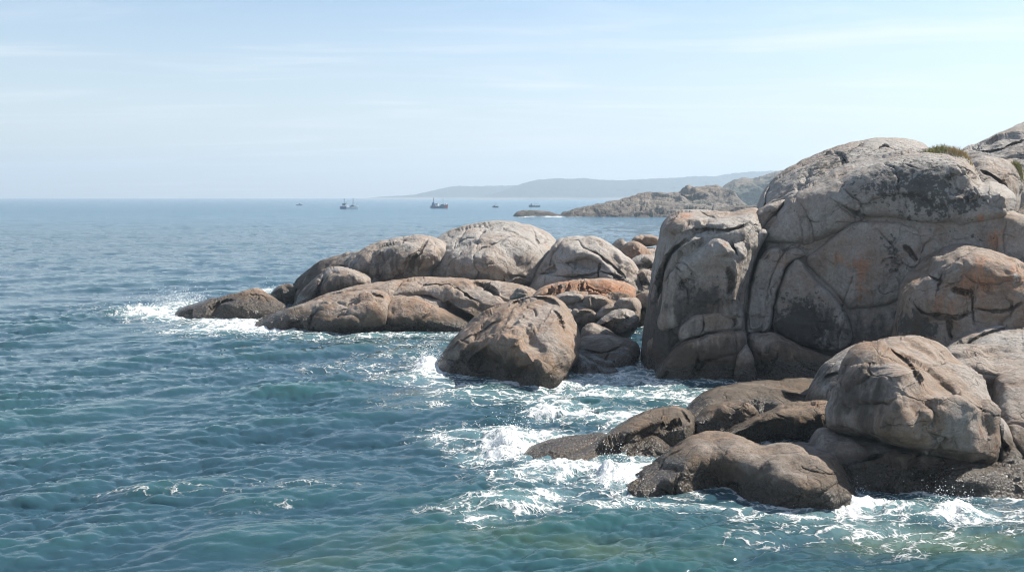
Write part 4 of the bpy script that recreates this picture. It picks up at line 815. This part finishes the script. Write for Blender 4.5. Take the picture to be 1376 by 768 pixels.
# ================================================================ boats
def paintmat(name, c_, rough=.4):
    q = NT(name); p_ = q.n('NewGeometry').outputs['Position']
    q.bsdf(Base_Color=q.mix(1.0, c_, q.ramp(q.noise(p_, 1.5, 4, .6), .3, .7, .8, 1.1), 'MULTIPLY'), Roughness=rough); return q.m
PW, PB, PD, PR, PG = paintmat('white_paint', (.8, .8, .78)), paintmat('blue_paint', (.06, .14, .30)), paintmat('dark_paint', (.03, .035, .045)), paintmat('red_paint', (.50, .07, .04)), paintmat('window_glass', (.03, .04, .05), .1)
def hull_mesh(Lb, B, fb_, sheer, bow=.5, x0=-.5, x1=.5, zlo=-.5, inset=0.0, top=None):
    """a lofted hull from stern (x0) to bow (x1): stations with a rounded section, deck on top"""
    V, Fs = [], []; ns = 15; m = 9
    for i in range(ns):
        s = x0 + (x1 - x0) * i / (ns - 1); u = s + .5
        w = B / 2 * (min(1, (u + .28) ** .5 * 1.15) if u < .5 else max(.02, 1 - ((u - .5) / .5) ** 2.4))
        zt = fb_ + sheer * max(0, (u - .35) / .65) ** 2 + .25 * sheer * max(0, (.3 - u) / .3) ** 2
        if top is not None: zt = top
        for j in range(m):
            a = j / (m - 1) * 2 - 1
            y = w * (abs(a) ** .55) * (1 if a > 0 else -1) * (1 - inset); z = zlo + (zt - zlo) * abs(a) ** 2.2
            V.append((s * Lb + bow * max(0, u - .7) * (z - zlo), y, z))
    for i in range(ns - 1):
        for j in range(m - 1): Fs.append((i * m + j, i * m + j + 1, (i + 1) * m + j + 1, (i + 1) * m + j))
        Fs.append((i * m + m - 1, i * m, (i + 1) * m, (i + 1) * m + m - 1))
    Fs.append(tuple(range(m))[::-1]); Fs.append(tuple((ns - 1) * m + j for j in range(m)))
    return V, Fs
def boxes(bs):
    V, Fs = [], []
    for (x0, x1, y0, y1, z0, z1, tp) in bs:
        b0 = len(V); cx_, cy_ = (x0 + x1) / 2, (y0 + y1) / 2
        for z, q in ((z0, 1), (z1, tp)):
            for x, y in ((x0, y0), (x1, y0), (x1, y1), (x0, y1)): V.append((cx_ + (x - cx_) * q, cy_ + (y - cy_) * q, z))
        Fs += [tuple(b0 + i for i in f) for f in ((3,2,1,0),(4,5,6,7),(0,1,5,4),(1,2,6,5),(2,3,7,6),(3,0,4,7))]
    return V, Fs
def tubes(ts):
    V, Fs = [], []
    for p0, p1, r in ts:
        p0, p1 = Vector(p0), Vector(p1); d = (p1 - p0).normalized(); a = d.orthogonal().normalized(); b = d.cross(a); b0 = len(V)
        for p, rr in ((p0, r), (p1, r * .7)):
            for i in range(8): V.append(tuple(p + (a * math.cos(i * .785) + b * math.sin(i * .785)) * rr))
        Fs += [(b0 + i, b0 + (i + 1) % 8, b0 + 8 + (i + 1) % 8, b0 + 8 + i) for i in range(8)] + [tuple(b0 + 8 + i for i in range(8)), tuple(b0 + 7 - i for i in range(8))]
    return V, Fs
def put(parent, name, VF, mat):
    me = bpy.data.meshes.new(name); me.from_pydata(VF[0], [], VF[1]); me.update(); me.materials.append(mat)
    o = bpy.data.objects.new(name, me); col.objects.link(o); o.parent = parent; return o
GB = 'boats out at sea'
def boat(name, label, cat, px, py, rz):
    Yb = water_y(py); o = thing(name, label, cat, ((px - CX) / F * Yb, Yb, 0), GB, R(rz)); o.scale = (.9, .9, .9); return o
# white boat with a blue stern, two masts
b_ = boat('fishing_boat', 'white and blue fishing boat with two masts, largest boat on the left', 'fishing boat', 469, 280.6, 4)
put(b_, 'hull', hull_mesh(9.6, 3.0, 1.0, .9, x0=-.14), PW); put(b_, 'stern', hull_mesh(9.6, 3.04, 1.25, .9, x0=-.5, x1=-.14), PB)
w = put(b_, 'wheelhouse', boxes([(-3.6, -1.6, -1.0, 1.0, 1.0, 2.7, .92), (-1.6, -.5, -.9, .9, 1.0, 2.0, .9)]), PW)
put(b_, 'roof', boxes([(-3.8, -1.5, -1.15, 1.15, 2.71, 2.95, .95)]), PD); put(w, 'window', boxes([(-3.4, -1.75, -1.03, 1.03, 2.05, 2.5, .97)]), PG)
put(b_, 'net_pile', boxes([(.2, 3.4, -.9, .9, .8, 1.7, .6), (.9, 2.6, -.6, .6, 1.7, 2.1, .6)]), PD)
put(b_, 'mast', tubes([((-2.6, 0, 2.9), (-2.5, 0, 5.6), .13), ((-2.9, 0, 4.6), (-2.2, 0, 5.3), .07), ((-1.5, 0, 2.2), (-1.5, 0, 4.1), .10)]), PD); put(b_, 'mast', tubes([((2.1, 0, 1.4), (2.2, 0, 5.9), .16)]), PD)
# trawler with a red bow
b_ = boat('trawler', 'blue-grey trawler with a red bow and white wheelhouse', 'fishing boat', 590, 279.8, -3)
put(b_, 'hull', hull_mesh(9.6, 3.2, 1.3, .9, x0=-.5, x1=.36), paintmat('grey_blue_paint', (.10, .15, .22))); put(b_, 'bow', hull_mesh(9.6, 3.24, 1.35, .9, x0=.36), PR)
w = put(b_, 'wheelhouse', boxes([(-2.2, -.5, -1.0, 1.0, 1.2, 2.8, .9)]), PW); put(w, 'window', boxes([(-2.1, -.6, -1.03, 1.03, 2.1, 2.5, .98)]), PG)
put(b_, 'wheelhouse', boxes([(-4.2, -2.3, -1.1, 1.1, 1.2, 2.6, .85), (-3.8, -2.6, -.9, .9, 2.6, 3.5, .8)]), PB)
put(b_, 'net_pile', boxes([(.6, 3.2, -1.0, 1.0, 1.2, 2.3, .6)]), PD); put(b_, 'deckhouse', boxes([(3.3, 4.4, -.6, .6, 1.9, 2.9, .8)]), PW)
put(b_, 'mast', tubes([((-3.2, 0, 3.3), (-3.2, 0, 6.1), .14), ((-3.6, 0, 5.0), (-2.8, 0, 5.0), .08)]), PD); put(b_, 'mast', tubes([((2.2, 0, 2.0), (2.3, 0, 5.6), .10)]), PD)
# motor boat
b_ = boat('motor_boat', 'tiny white motor boat farthest left on the horizon', 'motor boat', 402, 275.8, 8)
put(b_, 'hull', hull_mesh(4.9, 1.8, .55, .5), paintmat('grey_paint', (.25, .28, .32))); w = put(b_, 'cabin', boxes([(-.6, 1.5, -.7, .7, .6, 1.8, .7)]), PW); put(w, 'window', boxes([(-.4, 1.3, -.66, .66, 1.15, 1.5, .9)]), PG)
# small dark boat
b_ = boat('small_boat', 'small dark boat with one mast between the trawler and the islet', 'fishing boat', 665.5, 278.8, -6)
put(b_, 'hull', hull_mesh(3.5, 1.5, .6, .5), PD); put(b_, 'cabin', boxes([(-1.1, .0, -.5, .5, .6, 1.4, .8)]), PB); put(b_, 'mast', tubes([((.15, 0, .6), (.15, 0, 3.2), .07)]), PD)
# long low workboat
b_ = boat('work_boat', 'long low dark boat with white deck just above the islet', 'fishing boat', 718.5, 277.9, 178)
put(b_, 'hull', hull_mesh(7.2, 2.2, .75, .5), PD); put(b_, 'deckhouse', boxes([(-2.9, -.2, -.8, .8, .7, 1.3, .85)]), PW); put(b_, 'wheelhouse', boxes([(1.6, 2.7, -.8, .8, .7, 2.2, .85)]), PB); put(b_, 'mast', tubes([((.3, 0, .7), (.3, 0, 3.2), .08)]), PD)

# ================================================================ grass on the cliff
def grassmat(name, a, b):
    q = NT(name); oi = q.attr('tone'); q.bsdf(Base_Color=q.mix(oi, a, b), Roughness=.8, Specular_IOR_Level=.2); return q.m
GG, GD = grassmat('green_grass', (.17, .19, .06), (.36, .31, .14)), grassmat('dry_grass', (.34, .25, .12), (.50, .40, .22))
dg = bpy.context.evaluated_depsgraph_get(); dg.update()
def tuft(label, px, py, Y, w, d, hgt, n, mat, lean=.0):
    # find the rock seen at this place and root the tuft there
    dr = Vector(at(px, py, 10.0)) - Vector((0, 0, H)); hit, loc, *_r = scene.ray_cast(dg, Vector((0, 0, H)), dr.normalized(), distance=70)
    x0, y0, z0 = loc if hit else at(px, py, Y)
    y0 += .15
    o = thing('grass_tuft', label, 'grass', (x0, y0, z0), 'grass tufts on the cliff')
    V, Fs, tn = [], [], []
    for _ in range(n):
        gx_, gy_ = random.gauss(0, .42), random.gauss(0, .42)
        bx, by = x0 + gx_ * w, y0 + gy_ * d
        hit, loc, *_r = scene.ray_cast(dg, Vector((bx, by, z0 + 2.0)), Vector((0, 0, -1)), distance=4.0)
        if not hit or abs(loc.z - z0) > .8: continue
        bz = loc.z - .02
        hh = hgt * random.uniform(.4, 1.1) * math.exp(-(gx_ ** 2 + gy_ ** 2)); a = random.uniform(0, 6.28); ln = random.uniform(.1, .6) * hh
        wd = random.uniform(.006, .013); pa = random.uniform(0, 6.28); ux, uy = math.cos(pa) * wd, math.sin(pa) * wd
        b0 = len(V); tv = random.random()
        for q, (s_, ww) in enumerate(((0, 1), (.5, .8), (1, .1))):
            cx_ = bx + math.cos(a) * ln * s_ ** 2 + lean * hh * s_; cy_ = by + math.sin(a) * ln * s_ ** 2; cz_ = bz + hh * s_ * (1 - .2 * s_)
            V += [(cx_ - ux * ww, cy_ - uy * ww, cz_), (cx_ + ux * ww, cy_ + uy * ww, cz_)]; tn += [tv, tv]
        Fs += [(b0, b0 + 1, b0 + 3, b0 + 2), (b0 + 2, b0 + 3, b0 + 5, b0 + 4)]
    order = sorted(range(0, len(V), 6), key=lambda i: (round(V[i][1] / .06), V[i][0]))     # added thin quads link the blade roots into one mesh
    Fs += [(a, a + 1, b + 1, b) for a, b in zip(order, order[1:])]
    link_mesh('blades', V, Fs, mat, o, {'tone': tn}, False)
tuft('green grass tuft on the skyline notch above the upper slab', 1265, 204, 39.5, .62, .5, .36, 520, GG, .1)
tuft('dry tawny grass tuft right of the green skyline tuft', 1286, 207, 38.6, .42, .4, .34, 450, GD)
tuft('low brown grass strip in the crack on top of the upper slab', 1300, 214, 38.4, .45, .4, .24, 350, GD)
tuft('bright green grass clump at the right edge of the cliff top', 1373, 240, 39.2, .22, .4, .45, 600, GG)
tuft('dark green grass clump in the cleft at the right edge', 1373, 280, 38.6, .25, .4, .35, 600, GG)

# ================================================================ haze: sea air, pale and even
kz = bpy.data.materials.new('sea_haze'); kz.use_nodes = True; kz.node_tree.nodes.clear()
ho = kz.node_tree.nodes.new('ShaderNodeOutputMaterial'); hv = kz.node_tree.nodes.new('ShaderNodeVolumePrincipled')
hv.inputs['Color'].default_value = (.66, .83, 1.0, 1); hv.inputs['Density'].default_value = HAZE; hv.inputs['Anisotropy'].default_value = .2
kz.node_tree.links.new(hv.outputs[0], ho.inputs['Volume'])
hz = put(None, 'haze', boxes([(-9000, 9000, -60, 3900, -2.5, 130, 1)]), kz)
tag(hz, 'thin pale sea haze over the whole bay', 'haze', None, 'stuff')

# ================================================================ daylight
EL, AZ = R(SUN_EL), R(SUN_AZ)
sv = Vector((math.cos(EL) * math.sin(AZ), math.cos(EL) * math.cos(AZ), math.sin(EL)))
ld = bpy.data.lights.new('sun', 'SUN'); ld.energy = SUN_E; ld.angle = R(.5); ld.color = (1.0, .93, .82)
lo = bpy.data.objects.new('sun', ld); col.objects.link(lo); lo.rotation_euler = sv.to_track_quat('Z', 'Y').to_euler()
wd = bpy.data.worlds.new('World'); scene.world = wd; wd.use_nodes = True
nt = wd.node_tree; nt.nodes.clear()
def wn_(t_, **ins):
    q = nt.nodes.new('ShaderNode' + t_)
    for k_, v_ in ins.items():
        k_ = k_.replace('_', ' ')
        if isinstance(v_, bpy.types.NodeSocket): nt.links.new(v_, q.inputs[k_])
        else: q.inputs[k_].default_value = v_
    return q
sky = wn_('TexSky'); sky.sky_type = 'NISHITA'; sky.sun_disc = False; sky.sun_elevation = EL; sky.sun_rotation = AZ
sky.air_density = 1.0; sky.dust_density = SKY_DUST; sky.ozone_density = 1.1; sky.altitude = 0
# thin cirrus: streaks on the sky sphere, flattened with height
tc = wn_('TexCoord'); sx = wn_('SeparateXYZ', Vector=tc.outputs['Generated'])
def wm(op, a, b=0.0):
    q = nt.nodes.new('ShaderNodeMath'); q.operation = op
    for i, v_ in enumerate((a, b)):
        if isinstance(v_, bpy.types.NodeSocket): nt.links.new(v_, q.inputs[i])
        else: q.inputs[i].default_value = v_
    return q.outputs[0]
den = wm('ADD', wm('MAXIMUM', sx.outputs[2], 0.0), .06)
cv = wn_('CombineXYZ', X=wm('DIVIDE', sx.outputs[0], den), Y=wm('DIVIDE', sx.outputs[1], den), Z=0.0)
mp = wn_('Mapping', Vector=cv.outputs[0]); mp.inputs['Rotation'].default_value = (0, 0, R(-12)); mp.inputs['Scale'].default_value = (.30, 1.0, 1); mp.inputs['Location'].default_value = CLOUD_LOC
n1 = wn_('TexNoise', Vector=mp.outputs[0], Scale=1.3, Detail=8.0, Roughness=.60, Distortion=.9)
mr = wn_('MapRange', Value=n1.outputs['Fac']); mr.interpolation_type = 'SMOOTHSTEP'
mr.inputs['From Min'].default_value = .44; mr.inputs['From Max'].default_value = .72; mr.inputs['To Max'].default_value = .62
veil = wn_('MapRange', Value=sx.outputs[2]); veil.inputs['From Min'].default_value = 0; veil.inputs['From Max'].default_value = .20; veil.inputs['To Min'].default_value = VEIL; veil.inputs['To Max'].default_value = 0.0
vmix = nt.nodes.new('ShaderNodeMix'); vmix.data_type = 'RGBA'; nt.links.new(veil.outputs[0], vmix.inputs[0]); nt.links.new(sky.outputs[0], vmix.inputs[6]); vmix.inputs[7].default_value = VEIL_C
mixn = nt.nodes.new('ShaderNodeMix'); mixn.data_type = 'RGBA'; nt.links.new(mr.outputs[0], mixn.inputs[0]); nt.links.new(vmix.outputs[2], mixn.inputs[6]); mixn.inputs[7].default_value = CLOUD_C
bg = wn_('Background', Color=mixn.outputs[2], Strength=SKY_S); wo = wn_('OutputWorld', Surface=bg.outputs[0])

# ================================================================ camera and render
cd = bpy.data.cameras.new('camera'); cam = bpy.data.objects.new('camera', cd); col.objects.link(cam)
cam.location = (0, 0, H); cam.rotation_euler = (R(90), 0, 0)
cd.sensor_width = 36; cd.lens = 35; cd.shift_x = 0; cd.shift_y = -(384 - HZ) / 1376; cd.clip_start = .1; cd.clip_end = 20000
scene.camera = cam
vs = scene.view_settings; vs.view_transform = 'Standard'; vs.look = 'None'; vs.gamma = 1; vs.exposure = EXPOSURE
scene.render.engine = 'CYCLES'
cy = scene.cycles
cy.use_denoising = True; cy.denoiser = 'OPENIMAGEDENOISE'
cy.max_bounces = 5; cy.diffuse_bounces = 3; cy.glossy_bounces = 2; cy.transmission_bounces = 1; cy.volume_bounces = 0
cy.pixel_filter_type = 'BLACKMAN_HARRIS'; cy.filter_width = 1.05
cy.caustics_reflective = False; cy.caustics_refractive = False; cy.sample_clamp_indirect = 6
print('script time', round(time.time() - T00, 1))
